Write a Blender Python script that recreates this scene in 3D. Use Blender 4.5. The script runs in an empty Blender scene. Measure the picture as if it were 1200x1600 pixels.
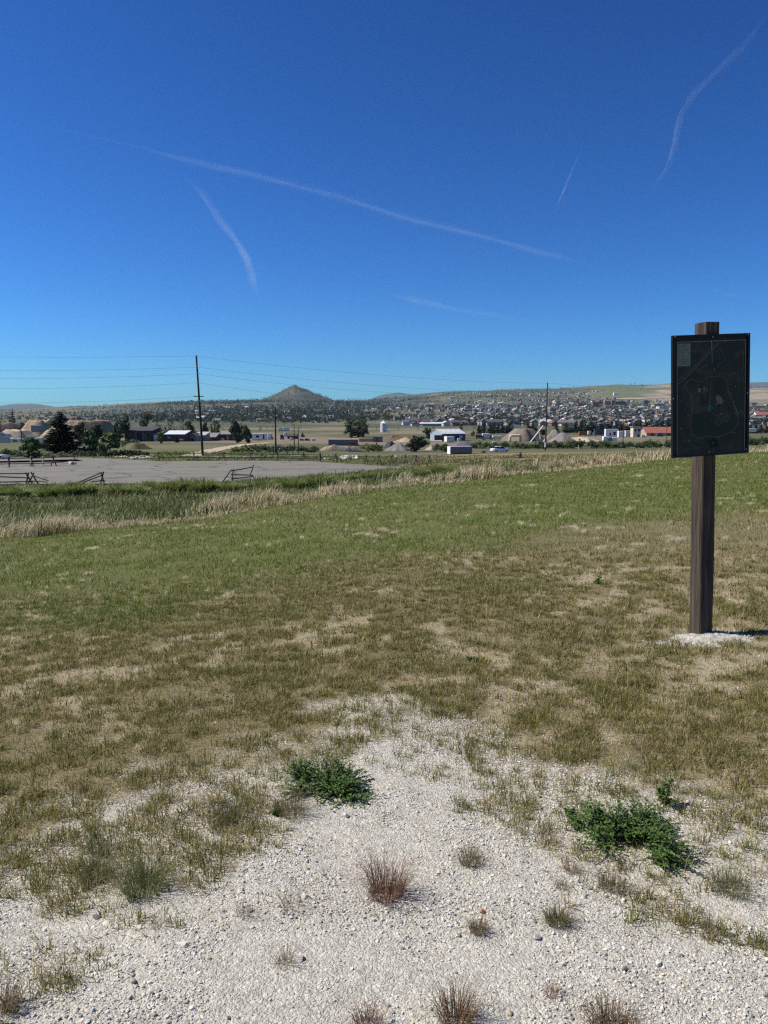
import bpy, math, random
import numpy as np
from mathutils import Vector, Matrix

# ------------------------------------------------------------------ camera, world, sun, exposure
EYE = 1.65                       # eye height above the gravel at the photographer's feet
PITCH = math.radians(6.9)        # camera looks slightly down
SUN_EL = math.radians(47)
SUN_AZ = math.radians(-84)       # clockwise from +Y (view direction): sun stands to the left, a little ahead
scene = bpy.context.scene
scene.render.engine = 'CYCLES'
COL = scene.collection
cam_d = bpy.data.cameras.new('camera')
cam_d.sensor_fit = 'VERTICAL'; cam_d.sensor_height = 32.0; cam_d.lens = 24.0
cam_d.clip_start = 0.05; cam_d.clip_end = 90000
cam = bpy.data.objects.new('camera', cam_d); COL.objects.link(cam)
cam.location = (0, 0, EYE); cam.rotation_euler = (math.radians(90) - PITCH, 0, 0)
scene.camera = cam

world = bpy.data.worlds.new('World'); scene.world = world
world.use_nodes = True
wn = world.node_tree; wn.nodes.clear()
sky = wn.nodes.new('ShaderNodeTexSky'); sky.sky_type = 'NISHITA'; sky.sun_disc = False
sky.sun_elevation = SUN_EL; sky.sun_rotation = SUN_AZ
sky.altitude = 1700; sky.air_density = 1.0; sky.dust_density = 1.6; sky.ozone_density = 2.6
hs = wn.nodes.new('ShaderNodeHueSaturation'); hs.inputs['Saturation'].default_value = 1.16
tint = wn.nodes.new('ShaderNodeMix'); tint.data_type = 'RGBA'; tint.blend_type = 'MULTIPLY'; tint.inputs[0].default_value = 1.0
tint.inputs[7].default_value = (0.54, 0.99, 1.30, 1)      # the camera's white balance for the sky
bg = wn.nodes.new('ShaderNodeBackground'); bg.inputs['Strength'].default_value = 0.063
wo = wn.nodes.new('ShaderNodeOutputWorld')
wn.links.new(sky.outputs[0], hs.inputs['Color']); wn.links.new(hs.outputs[0], tint.inputs[6]); k1 = wn.nodes.new('ShaderNodeVectorMath'); k1.operation = 'SCALE'; k1.inputs['Scale'].default_value = 1 / 5.7
gm = wn.nodes.new('ShaderNodeGamma'); gm.inputs['Gamma'].default_value = 1.36      # the camera's contrast, the same for the whole sky
k2 = wn.nodes.new('ShaderNodeVectorMath'); k2.operation = 'SCALE'; k2.inputs['Scale'].default_value = 5.7
wn.links.new(tint.outputs[2], k1.inputs[0]); wn.links.new(k1.outputs[0], gm.inputs[0]); wn.links.new(gm.outputs[0], k2.inputs[0]); wn.links.new(k2.outputs[0], bg.inputs[0]); wn.links.new(bg.outputs[0], wo.inputs[0])

sun_d = bpy.data.lights.new('sun', 'SUN'); sun_d.energy = 5.0; sun_d.angle = math.radians(0.5)
sun_d.color = (1.0, 0.925, 0.82)
sun = bpy.data.objects.new('sun', sun_d); COL.objects.link(sun)
sun_dir = Vector((math.cos(SUN_EL) * math.sin(SUN_AZ), math.cos(SUN_EL) * math.cos(SUN_AZ), math.sin(SUN_EL)))
sun.rotation_euler = sun_dir.to_track_quat('Z', 'Y').to_euler()
sun.location = (-30, 5, 40)

vs = scene.view_settings
vs.view_transform = 'Standard'; vs.look = 'None'; vs.gamma = 1.0; vs.exposure = 0.46; vs.use_curve_mapping = False
scene.cycles.max_bounces = 6; scene.cycles.diffuse_bounces = 3; scene.cycles.glossy_bounces = 2
scene.cycles.transparent_max_bounces = 12; scene.cycles.volume_bounces = 0
scene.cycles.use_denoising = False; scene.cycles.use_adaptive_sampling = False; scene.cycles.filter_width = 1.3

# ------------------------------------------------------------------ numbers helpers
RNG = np.random.default_rng(7)
random.seed(11)
F = 1200.0                       # focal length in photograph pixels (1200 x 1600)

def tan_v(v):
    """downward slope of the sight line at photo row v"""
    return np.tan(PITCH + np.arctan((np.asarray(v, float) - 800.0) / F))

def lattice(ix, iy, seed):
    h = (ix.astype(np.int64) * 374761393 + iy.astype(np.int64) * 668265263 + seed * 144269504) & 0x7fffffff
    h = ((h ^ (h >> 13)) * 1274126177) & 0x7fffffff
    h = (h ^ (h >> 16)) & 0xffff
    return h / 65535.0

def vnoise(x, y, seed=0):
    x = np.asarray(x, float); y = np.asarray(y, float)
    ix = np.floor(x); iy = np.floor(y); fx = x - ix; fy = y - iy
    fx = fx * fx * (3 - 2 * fx); fy = fy * fy * (3 - 2 * fy)
    a = lattice(ix, iy, seed); b = lattice(ix + 1, iy, seed)
    c = lattice(ix, iy + 1, seed); d = lattice(ix + 1, iy + 1, seed)
    return (a * (1 - fx) + b * fx) * (1 - fy) + (c * (1 - fx) + d * fx) * fy

def fbm(x, y, scale, octaves=4, seed=0):
    """0..1 fractal noise, features of size `scale` metres"""
    s = 0.0; a = 0.5; t = 0.0; f = 1.0 / scale
    for k in range(octaves):
        s = s + a * vnoise(np.asarray(x) * f + 17.3 * k, np.asarray(y) * f - 9.1 * k, seed + k)
        t += a; a *= 0.5; f *= 2.03
    return s / t

def sstep(a, b, x):
    t = np.clip((np.asarray(x, float) - a) / (b - a), 0, 1)
    return t * t * (3 - 2 * t)

# ------------------------------------------------------------------ terrain heights
YK = [0, 2, 4, 6, 10, 20, 28, 38, 50, 70, 92, 110, 130, 200, 350, 800]
PROF = {
    0:    [0, 0, -.20, -.40, -.85, -1.55, -2.0, -2.6, -3.2, -4.25, -4.25, -4.25, -4.4, -4.8, -7.5, -9],
    300:  [0, 0, -.12, -.28, -.68, -1.20, -1.65, -2.3, -3.0, -4.25, -4.25, -4.25, -4.4, -5.0, -7.5, -9],
    600:  [0, 0, -.06, -.18, -.40, -.70, -.85, -1.4, -2.05, -3.1, -4.25, -4.5, -5.0, -7.4, -8.5, -9],
    850:  [0, 0, -.05, -.18, -.35, -.46, -.50, -.80, -1.5, -2.5, -3.3, -3.9, -4.6, -6.5, -8.5, -9],
    1050: [0, 0, -.04, -.16, -.25, -.30, -.28, -.25, -.8, -1.8, -2.6, -3.2, -4.0, -6.5, -8.5, -9],
    1200: [0, 0, .02, -.08, -.13, -.15, -.05, .02, -.3, -1.5, -2.4, -3.2, -4.0, -6.5, -8.5, -9],
}
DK = [1200, 2000, 3000, 4500, 6500, 9000, 10500]
UF = [0, 100, 200, 300, 400, 463, 540, 620, 700, 800, 900, 1000, 1100, 1200]
VF = {1200: [663, 663, 663, 662, 660, 659, 660, 661, 662, 662, 662, 662, 662, 662],
      2000: [655, 653, 652, 648, 645, 643, 645, 645, 646, 646, 646, 646, 646, 646],
      3000: [648, 645, 642, 636, 633, 630, 632, 632, 630, 627, 626, 624, 622, 618],
      4500: [645, 638, 634, 626, 630, 632, 628, 627, 613, 608.5, 606, 600, 599, 606],
      6500: [643, 640, 638, 636, 634, 634, 634, 630, 622, 620, 618, 616, 614, 612],
      9000: [640, 640, 642, 642, 642, 642, 630, 622, 611, 610, 607, 602, 598, 595]}
S_MAX = math.log(1 + 10600)
NS, NU = 1400, 481
_s = np.linspace(0, S_MAX, NS); _y = np.exp(_s) - 1
_u = np.linspace(-600, 1800, NU)
_tab = np.zeros((NU, NS))
_cols = {}
for uu in sorted(PROF):
    _cols[uu] = PROF[uu]
_ucols = sorted(PROF)
for i, uu in enumerate(_u):
    near = [np.interp(uu, _ucols, [PROF[c][k] for c in _ucols]) for k in range(len(YK))]
    far = []
    for d in DK[:-1]:
        v = np.interp(uu, UF, VF[d])
        far.append(EYE - d * tan_v(v))
    far.append(far[-1] * 0.5)
    _tab[i] = np.interp(_y, YK + DK, near + far)
def _blur(a, sig, axis):
    n = int(3 * sig) + 1
    k = np.exp(-0.5 * (np.arange(-n, n + 1) / sig) ** 2); k /= k.sum()
    pad = [(0, 0), (0, 0)]; pad[axis] = (n, n)
    b = np.pad(a, pad, mode='edge')
    return np.apply_along_axis(lambda r: np.convolve(r, k, mode='valid'), axis, b)
_tab = _blur(_blur(_tab, 5.0, 1), 6.0, 0)

LOT_Z = -4.20
LOT = np.array([(-95, 58), (-42, 68.5), (-20, 70.5), (-5.5, 76.5), (1.0, 84.5), (4.6, 91), (1.0, 96), (-4, 101), (-10.5, 107.5),
                (-20, 109), (-31, 107), (-37, 112), (-46, 118), (-62, 117), (-95, 112)], float)
def in_poly(x, y, P):
    x = np.asarray(x, float); y = np.asarray(y, float)
    c = np.zeros(x.shape, bool); n = len(P)
    for i in range(n):
        x0, y0 = P[i]; x1, y1 = P[i - 1]
        cond = ((y0 > y) != (y1 > y))
        xi = (x1 - x0) * (y - y0) / ((y1 - y0) if y1 != y0 else 1e-9) + x0
        c ^= cond & (x < xi)
    return c
def poly_dist(x, y, P):
    x = np.asarray(x, float); y = np.asarray(y, float)
    best = np.full(x.shape, 1e9); n = len(P)
    for i in range(n):
        ax, ay = P[i - 1]; bx, by = P[i]
        dx, dy = bx - ax, by - ay
        t = np.clip(((x - ax) * dx + (y - ay) * dy) / (dx * dx + dy * dy), 0, 1)
        best = np.minimum(best, np.hypot(x - ax - t * dx, y - ay - t * dy))
    return np.where(in_poly(x, y, P), -best, best)

def uv_of(x, y):
    x = np.asarray(x, float); y = np.asarray(y, float)
    r = np.hypot(x, y); th = np.arctan2(x, y)
    tc = np.clip(th, -math.pi / 4, math.pi / 4)
    return 600 + F * np.tan(tc), r * np.cos(tc), th

def hgt(x, y):
    """height of the ground at world x, y"""
    u, d, th = uv_of(x, y)
    s = np.log1p(d) / S_MAX * (NS - 1)
    i = np.clip(np.floor(s).astype(int), 0, NS - 2); fs = np.clip(s - i, 0, 1)
    uu = np.clip((u + 600) / 2400 * (NU - 1), 0, NU - 1.001)
    j = np.floor(uu).astype(int); fu = uu - j
    z = (_tab[j, i] * (1 - fs) + _tab[j, i + 1] * fs) * (1 - fu) + (_tab[j + 1, i] * (1 - fs) + _tab[j + 1, i + 1] * fs) * fu
    z = z * (1 - sstep(1.9, 2.9, np.abs(th)))
    x = np.asarray(x, float); y = np.asarray(y, float)
    # relief that grows with distance
    z = z + (fbm(x, y, 0.55, 3, 3) - .5) * 0.05 * sstep(0, 1.2, d) * (1 - sstep(20, 50, d))
    z = z + (fbm(x, y, 5.0, 3, 8) - .5) * 0.16 * sstep(3, 12, d) * (1 - sstep(50, 75, d))
    z = z + (fbm(x, y, 60, 4, 21) - .5) * 2.0 * sstep(120, 400, d)
    z = z + (fbm(x, y, 420, 5, 31) - .5) * 46.0 * sstep(1500, 4200, d)
    # the cone of the butte and its shoulder
    bx, by = -445.0, 3900.0
    e = np.hypot((x - bx) / np.where(x > bx, 1.12, .95), (y - by) / 1.25) * (1 + .28 * (fbm(x, y, 130, 3, 43) - .5))
    e = np.sqrt(e * e + 7 ** 2) - 5; z = z + (97 + 46 * (fbm(x, y, 75, 4, 41) - .5)) * np.clip(1 - e / 215.0, 0, 1) ** 1.4 + 6 * np.exp(-(e / 430.0) ** 2)
    for hx_, hy_, hh_, hr_ in ((-750, 4300, 20, 150), (-37, 8800, 52, 150), (163, 8800, 56, 140), (-4180, 8800, 52, 260), (-3860, 8800, 48, 230), (620, 8800, 20, 330), (1700, 8800, 18, 300), (-1480, 4500, 14, 200), (3100, 8800, 22, 400)):
        z = z + hh_ * np.exp(-(np.hypot(x - hx_, (y - hy_) / 1.3) / hr_) ** 2)
    # level bed of the parking lot
    if np.any((d > 50) & (d < 160)):
        m = 1 - sstep(0.5, 5.0, poly_dist(x, y, LOT))
        z = z * (1 - m) + np.minimum(z, LOT_Z - 0.10) * m
    return z

def H(x, y):
    return float(hgt(np.array([x], float), np.array([y], float))[0])

def ground_at(u, v, lo=1.0, hi=9000.0):
    """where the sight line through photo pixel (u, v) meets the ground (used to read off positions)"""
    ys = np.exp(np.linspace(math.log(lo), math.log(hi), 4000))
    k = ys * (u - 600) / (F * (math.cos(PITCH) - (v - 800) / F * math.sin(PITCH)))
    z = EYE - ys * float(tan_v(v))
    below = np.nonzero(hgt(k, ys) >= z)[0]
    i = below[0] if len(below) else len(ys) - 1
    return float(k[i]), float(ys[i])

def X(u, y, v=690.0):
    """world x of photo column u at forward distance y"""
    return y * (u - 600) / (F * (math.cos(PITCH) - (v - 800) / F * math.sin(PITCH)))
def PXM(y):
    """metres that one photo pixel covers at forward distance y near the horizon"""
    return y / F * 0.9927

# ------------------------------------------------------------------ object helpers
def mesh_np(name, V, T, mats=None, colors=None, midx=None, smooth=False, parent=None):
    me = bpy.data.meshes.new(name)
    V = np.ascontiguousarray(V, np.float32); T = np.ascontiguousarray(T, np.int32)
    n, k = T.shape
    me.vertices.add(len(V)); me.vertices.foreach_set('co', V.ravel())
    me.loops.add(n * k); me.loops.foreach_set('vertex_index', T.ravel())
    me.polygons.add(n)
    me.polygons.foreach_set('loop_start', np.arange(0, n * k, k, dtype=np.int32))
    if midx is not None: me.polygons.foreach_set('material_index', np.asarray(midx, np.int32))
    me.update(calc_edges=True)
    me.polygons.foreach_set('use_smooth', np.full(n, bool(smooth)))
    if colors is not None:
        a = me.color_attributes.new('Col', 'FLOAT_COLOR', 'POINT')
        c = np.ones((len(V), 4), np.float32); c[:, :3] = colors
        a.data.foreach_set('color', c.ravel())
    for m in (mats or []): me.materials.append(m)
    return link(name, me, parent)

def link(name, data, parent=None):
    o = bpy.data.objects.new(name, data); COL.objects.link(o)
    if parent is not None: o.parent = parent
    return o

def tag(o, label=None, category=None, group=None, kind=None):
    if label: o['label'] = label
    if category: o['category'] = category
    if group: o['group'] = group
    if kind: o['kind'] = kind
    return o

def thing(name, loc, label, category, group=None, rz=0.0):
    o = bpy.data.objects.new(name, None); COL.objects.link(o)
    o.empty_display_size = 0.2
    o.location = loc; o.rotation_euler = (0, 0, rz)
    return tag(o, label, category, group)

def copy_tree(o, parent=None, loc=None, rz=None, scale=None, label=None, group=None):
    c = o.copy(); COL.objects.link(c); c.parent = parent
    if loc is not None: c.location = loc
    if rz is not None: c.rotation_euler = (0, 0, rz)
    if scale is not None: c.scale = scale if hasattr(scale, '__len__') else (scale,) * 3
    if label: c['label'] = label
    if group: c['group'] = group
    for ch in list(o.children): copy_tree(ch, c)
    return c

class MB:
    """collects shapes, builds them as one mesh"""
    def __init__(s): s.v = []; s.f = []; s.m = []
    def add(s, vs, fs, m=0):
        b = len(s.v); s.v += [tuple(p) for p in vs]; s.f += [tuple(b + i for i in f) for f in fs]; s.m += [m] * len(fs)
        return s
    def box(s, x0, x1, y0, y1, z0, z1, m=0):
        return s.add([(x0, y0, z0), (x1, y0, z0), (x1, y1, z0), (x0, y1, z0), (x0, y0, z1), (x1, y0, z1), (x1, y1, z1), (x0, y1, z1)],
                     [(0, 3, 2, 1), (4, 5, 6, 7), (0, 1, 5, 4), (1, 2, 6, 5), (2, 3, 7, 6), (3, 0, 4, 7)], m)
    def chamfer(s, x0, x1, y0, y1, z0, z1, c, m=0):
        """box with its vertical and top edges cut"""
        def ring(i, z): return [(x0 + c + i, y0 + i, z), (x1 - c - i, y0 + i, z), (x1 - i, y0 + c + i, z), (x1 - i, y1 - c - i, z), (x1 - c - i, y1 - i, z), (x0 + c + i, y1 - i, z), (x0 + i, y1 - c - i, z), (x0 + i, y0 + c + i, z)]
        return s.loft([ring(0, z0), ring(0, z1 - c), ring(c * .9, z1)], m)
    def loft(s, rings, m=0, cap=True):
        n = len(rings[0]); vs = [p for r in rings for p in r]; fs = []
        for k in range(len(rings) - 1):
            for i in range(n):
                j = (i + 1) % n
                fs.append((k * n + i, k * n + j, (k + 1) * n + j, (k + 1) * n + i))
        if cap:
            fs.append(tuple(reversed(range(n)))); fs.append(tuple((len(rings) - 1) * n + i for i in range(n)))
        return s.add(vs, fs, m)
    def tube(s, p0, p1, r0, r1=None, n=6, m=0):
        return s.path([p0, p1], [r0, r0 if r1 is None else r1], n, m)
    def path(s, pts, rad, n=6, m=0):
        pts = [Vector(p) for p in pts]; rings = []
        for k, p in enumerate(pts):
            d = (pts[min(k + 1, len(pts) - 1)] - pts[max(k - 1, 0)]).normalized()
            a = d.cross(Vector((0.13, 0.31, 0.94)) if abs(d.z) < .9 else Vector((1, .2, 0))).normalized(); b = d.cross(a)
            rings.append([p + (a * math.cos(2 * math.pi * i / n) + b * math.sin(2 * math.pi * i / n)) * rad[k] for i in range(n)])
        return s.loft(rings, m)
    def gable(s, x0, x1, y0, y1, z0, zr, ov=0.3, th=0.15, m=0, axis='x'):
        """pitched roof slab pair with its ridge along axis"""
        if axis == 'x':
            ym = (y0 + y1) / 2; sl = (zr - z0) / (ym - y0)
            prof = [(y0 - ov, z0 - ov * sl), (ym, zr), (y1 + ov, z0 - ov * sl), (y1 + ov, z0 - ov * sl + th), (ym, zr + th), (y0 - ov, z0 - ov * sl + th)]
            vs = [(x0 - ov, a, b) for a, b in prof] + [(x1 + ov, a, b) for a, b in prof]
        else:
            xm = (x0 + x1) / 2; sl = (zr - z0) / (xm - x0)
            prof = [(x0 - ov, z0 - ov * sl), (xm, zr), (x1 + ov, z0 - ov * sl), (x1 + ov, z0 - ov * sl + th), (xm, zr + th), (x0 - ov, z0 - ov * sl + th)]
            vs = [(a, y0 - ov, b) for a, b in prof] + [(a, y1 + ov, b) for a, b in prof]
        fs = [(0, 1, 7, 6), (1, 2, 8, 7), (2, 3, 9, 8), (3, 4, 10, 9), (4, 5, 11, 10), (5, 0, 6, 11), (0, 5, 4, 1), (1, 4, 3, 2), (6, 7, 10, 11), (7, 8, 9, 10)]
        return s.add(vs, fs, m)
    def house(s, x0, x1, y0, y1, z0, z1, zr, m=0, axis='x'):
        """closed walls with two gable ends"""
        if axis == 'x':
            ym = (y0 + y1) / 2
            vs = [(x0, y0, z0), (x1, y0, z0), (x1, y1, z0), (x0, y1, z0), (x0, y0, z1), (x1, y0, z1), (x1, y1, z1), (x0, y1, z1), (x0, ym, zr), (x1, ym, zr)]
            fs = [(0, 3, 2, 1), (0, 1, 5, 4), (2, 3, 7, 6), (1, 2, 6, 9, 5), (3, 0, 4, 8, 7), (4, 5, 9, 8), (6, 7, 8, 9)]
        else:
            xm = (x0 + x1) / 2
            vs = [(x0, y0, z0), (x1, y0, z0), (x1, y1, z0), (x0, y1, z0), (x0, y0, z1), (x1, y0, z1), (x1, y1, z1), (x0, y1, z1), (xm, y0, zr), (xm, y1, zr)]
            fs = [(0, 3, 2, 1), (0, 1, 5, 8, 4), (2, 3, 7, 9, 6), (1, 2, 6, 5), (3, 0, 4, 7), (4, 8, 9, 7), (8, 5, 6, 9)]
        return s.add(vs, fs, m)
    def mesh(s, name, mats):
        me = bpy.data.meshes.new(name); me.from_pydata(s.v, [], s.f)
        for m in mats: me.materials.append(m)
        me.polygons.foreach_set('material_index', s.m); me.update()
        return me
    def build(s, name, mats, parent=None, smooth=False):
        if not isinstance(mats, (list, tuple)): mats = [mats]
        me = s.mesh(name, mats)
        if smooth: me.polygons.foreach_set('use_smooth', [True] * len(me.polygons))
        return link(name, me, parent)

# ------------------------------------------------------------------ materials
def nodes_of(name):
    m = bpy.data.materials.new(name); m.use_nodes = True
    nt = m.node_tree; nt.nodes.clear()
    out = nt.nodes.new('ShaderNodeOutputMaterial')
    return m, nt, out
def N(nt, t, **kw):
    n = nt.nodes.new('ShaderNode' + t)
    for k, v in kw.items():
        if k in n.inputs: n.inputs[k].default_value = v
        else: setattr(n, k, v)
    return n

def mat(name, col, rough=0.7, var=0.25, scale=3.0, bump=0.0, metal=0.0, stretch=(1, 1, 1), spec=0.3, coords='Object', col2=None, detail=6.0):
    """plain surface: base colour with noise variation and fine relief"""
    m, nt, out = nodes_of(name); L = nt.links
    p = N(nt, 'BsdfPrincipled', Roughness=rough, Metallic=metal)
    p.inputs['Specular IOR Level'].default_value = spec
    tc = N(nt, 'TexCoord'); mp = N(nt, 'Mapping'); mp.inputs['Scale'].default_value = stretch
    L.new(tc.outputs[coords], mp.inputs[0])
    nz = N(nt, 'TexNoise', Scale=scale, Detail=detail, Roughness=0.65); L.new(mp.outputs[0], nz.inputs['Vector'])
    rp = N(nt, 'ValToRGB'); L.new(nz.outputs['Fac'], rp.inputs[0])
    c = np.array(col, float); c2 = np.array(col2, float) if col2 else np.clip(c * (1 + var), 0, 1)
    c1 = c if col2 else c * (1 - var)
    rp.color_ramp.elements[0].position = 0.3; rp.color_ramp.elements[1].position = 0.7
    rp.color_ramp.elements[0].color = (*c1, 1); rp.color_ramp.elements[1].color = (*c2, 1)
    L.new(rp.outputs[0], p.inputs['Base Color'])
    if bump:
        b = N(nt, 'Bump', Strength=0.6, Distance=bump); L.new(nz.outputs['Fac'], b.inputs['Height']); L.new(b.outputs[0], p.inputs['Normal'])
    L.new(p.outputs[0], out.inputs[0])
    return m

def leafmat(name, trans=0.35, rough=0.55, gain=1.0):
    """leaves and blades: colour of each blade from its attribute, light passes through"""
    m, nt, out = nodes_of(name); L = nt.links
    at = N(nt, 'Attribute', attribute_name='Col')
    p = N(nt, 'BsdfPrincipled', Roughness=rough); p.inputs['Specular IOR Level'].default_value = 0.25
    t = N(nt, 'BsdfTranslucent'); mx = N(nt, 'MixShader', Fac=trans)
    L.new(at.outputs['Color'], p.inputs['Base Color']); L.new(at.outputs['Color'], t.inputs['Color'])
    L.new(p.outputs[0], mx.inputs[1]); L.new(t.outputs[0], mx.inputs[2]); L.new(mx.outputs[0], out.inputs[0])
    return m

def colmat(name, rough=0.85, nscale=30.0, var=0.25, bump=0.0, bscale=None):
    """base colour from the attribute, times noise"""
    m, nt, out = nodes_of(name); L = nt.links
    at = N(nt, 'Attribute', attribute_name='Col')
    p = N(nt, 'BsdfPrincipled', Roughness=rough); p.inputs['Specular IOR Level'].default_value = 0.15
    geo = N(nt, 'NewGeometry')
    nz = N(nt, 'TexNoise', Scale=nscale, Detail=7.0, Roughness=0.7); L.new(geo.outputs['Position'], nz.inputs['Vector'])
    mr = N(nt, 'MapRange'); mr.inputs['From Min'].default_value = .25; mr.inputs['From Max'].default_value = .75
    mr.inputs['To Min'].default_value = 1 - var; mr.inputs['To Max'].default_value = 1 + var
    L.new(nz.outputs['Fac'], mr.inputs['Value'])
    mul = N(nt, 'VectorMath', operation='SCALE'); L.new(at.outputs['Color'], mul.inputs[0]); L.new(mr.outputs[0], mul.inputs['Scale'])
    L.new(mul.outputs[0], p.inputs['Base Color'])
    if bump:
        nb = N(nt, 'TexNoise', Scale=bscale or nscale, Detail=8.0, Roughness=0.75); L.new(geo.outputs['Position'], nb.inputs['Vector'])
        b = N(nt, 'Bump', Strength=0.8, Distance=bump); L.new(nb.outputs['Fac'], b.inputs['Height']); L.new(b.outputs[0], p.inputs['Normal'])
    L.new(p.outputs[0], out.inputs[0])
    return m

def groundmat():
    m, nt, out = nodes_of('ground_soil'); L = nt.links
    at = N(nt, 'Attribute', attribute_name='Col'); geo = N(nt, 'NewGeometry')
    p = N(nt, 'BsdfPrincipled', Roughness=.95); p.inputs['Specular IOR Level'].default_value = .12
    n1 = N(nt, 'TexNoise', Scale=26.0, Detail=8.0, Roughness=.72); v1 = N(nt, 'TexVoronoi', Scale=105.0); v2 = N(nt, 'TexVoronoi', Scale=260.0)
    nd = N(nt, 'TexNoise', Scale=45.0, Detail=5.0); L.new(geo.outputs['Position'], nd.inputs['Vector'])
    wv = N(nt, 'VectorMath', operation='MULTIPLY_ADD'); wv.inputs[1].default_value = (.03, .03, .03); L.new(nd.outputs['Color'], wv.inputs[0]); L.new(geo.outputs['Position'], wv.inputs[2])
    L.new(geo.outputs['Position'], n1.inputs['Vector'])
    for q in (v1, v2): L.new(wv.outputs[0], q.inputs['Vector'])
    def rng(sock, a, b, c, d):
        r = N(nt, 'MapRange'); r.inputs['From Min'].default_value = a; r.inputs['From Max'].default_value = b; r.inputs['To Min'].default_value = c; r.inputs['To Max'].default_value = d
        L.new(sock, r.inputs['Value']); return r.outputs[0]
    def mth(op, a, b):
        k = N(nt, 'Math', operation=op)
        for i, q in enumerate((a, b)):
            if isinstance(q, float): k.inputs[i].default_value = q
            else: L.new(q, k.inputs[i])
        return k.outputs[0]
    f = mth('MULTIPLY', rng(n1.outputs['Fac'], .25, .75, .72, 1.30), rng(v1.outputs['Color'], 0., 1., .72, 1.22))
    f = mth('MULTIPLY', f, rng(v2.outputs['Color'], 0., 1., .84, 1.16))
    sc = N(nt, 'VectorMath', operation='SCALE'); L.new(at.outputs['Color'], sc.inputs[0]); L.new(f, sc.inputs['Scale']); L.new(sc.outputs[0], p.inputs['Base Color'])
    h = mth('ADD', mth('MULTIPLY', v1.outputs['Distance'], -1.3), mth('MULTIPLY', v2.outputs['Distance'], -.5)); h = mth('ADD', h, n1.outputs['Fac'])
    b = N(nt, 'Bump', Strength=.9, Distance=.005); L.new(h, b.inputs['Height']); L.new(b.outputs[0], p.inputs['Normal'])
    L.new(p.outputs[0], out.inputs[0]); return m
M_GROUND = groundmat()
M_HILLS = colmat('hill_grassland', 0.95, 0.03, 0.22)
M_BLADE = leafmat('grass_blade', 0.32)
M_LEAF = leafmat('leaf', 0.30, 0.5)
M_NEEDLE = leafmat('needle', 0.15, 0.6)
M_STONE = colmat('gravel_stone', 0.9, 90.0, 0.18, 0.002, 220.0)

# ------------------------------------------------------------------ zones of the near ground
GU = [-600, -200, 0, 120, 230, 320, 400, 500, 600, 700, 780, 850, 930, 1010, 1100, 1200, 1400, 1800]
GY = [2.0, 2.2, 2.38, 2.5, 2.72, 2.95, 3.30, 3.50, 3.72, 3.60, 3.35, 3.10, 2.82, 2.62, 2.56, 2.52, 2.4, 2.2]
EU = [-600, 0, 150, 300, 450, 600, 700, 850, 1050, 1200, 1800]
EY = [17, 20.3, 21.5, 22.5, 25, 27.5, 29, 33, 38, 40, 44]
POST_XY = None
def gravel_w(x, y, grow=0.0):
    u, d, th = uv_of(x, y)
    b = np.interp(u, GU, GY) + grow
    n = (fbm(x, y, 0.42, 4, 51) - .5) * 2.6 + (fbm(x, y, 0.12, 2, 57) - .5) * 1.0
    g = sstep(-0.55, 0.55, (b - d) / 0.60 + n)
    return np.where(np.abs(th) > 1.3, 1.0, g)
def lawn_edge(x, y):
    """metres inside (+) or beyond (-) the mown edge"""
    u, d, th = uv_of(x, y)
    return np.interp(u, EU, EY) + (fbm(x, y, 3.0, 3, 61) - .5) * 1.6 - d
def bare_w(x, y):
    """bare dry patches in the lawn"""
    u, d, th = uv_of(x, y)
    far = sstep(7.5, 13, d + (fbm(x, y, 4, 2, 71) - .5) * 5 + (600 - u) * .0025)
    n = fbm(x, y * 0.7, 0.17, 4, 73) * .72 + fbm(x, y, 1.3, 2, 77) * .28
    return sstep(0.55 + .11 * far, 0.63 + .11 * far, n)
def green_w(x, y):
    """0 dry brown-olive grass, 1 fresh green"""
    u, d, th = uv_of(x, y)
    return sstep(7.0, 14.0, d + (fbm(x, y, 3.0, 3, 81) - .5) * 9 + (600 - u) * .0040)

C_GRAVEL = np.array([.545, .522, .45]); C_SOIL = np.array([.33, .285, .195]); C_THATCH = np.array([.180, .155, .086])
C_GREENB = np.array([.095, .115, .028]); C_FIELD = np.array([.225, .180, .090]); C_ROUGH = np.array([.105, .115, .045])
def mixc(a, b, t): return a * (1 - t[:, None]) + b * t[:, None]
def ground_color(x, y):
    u, d, th = uv_of(x, y)
    e = lawn_edge(x, y)
    c = np.tile(C_THATCH, (len(x), 1))
    c = mixc(c, C_GREENB, green_w(x, y) * .8)
    c = mixc(c, C_SOIL, bare_w(x, y))
    c = mixc(c, C_GRAVEL * .86, gravel_w(x, y, .70))
    # beyond the mown edge
    rough = np.tile(C_ROUGH, (len(x), 1))
    fld = sstep(560, 760, u + (fbm(x, y, 14, 3, 91) - .5) * 200 - (sstep(60, 30, d) * 260))
    fc = mixc(np.tile(C_FIELD, (len(x), 1)), np.array([.10, .11, .045]), sstep(.50, .66, fbm(x * .4, y, 9, 3, 93)))
    rough = mixc(rough, fc, fld)
    valley = np.tile(np.array([.095, .098, .050]), (len(x), 1))
    valley = mixc(valley, np.array([.19, .155, .10]), sstep(.52, .66, fbm(x * .5, y * .25, 40, 4, 95)))
    rough = mixc(rough, valley, sstep(150, 215, d))
    c = mixc(c, rough, sstep(0.4, -0.8, e))
    return c

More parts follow.
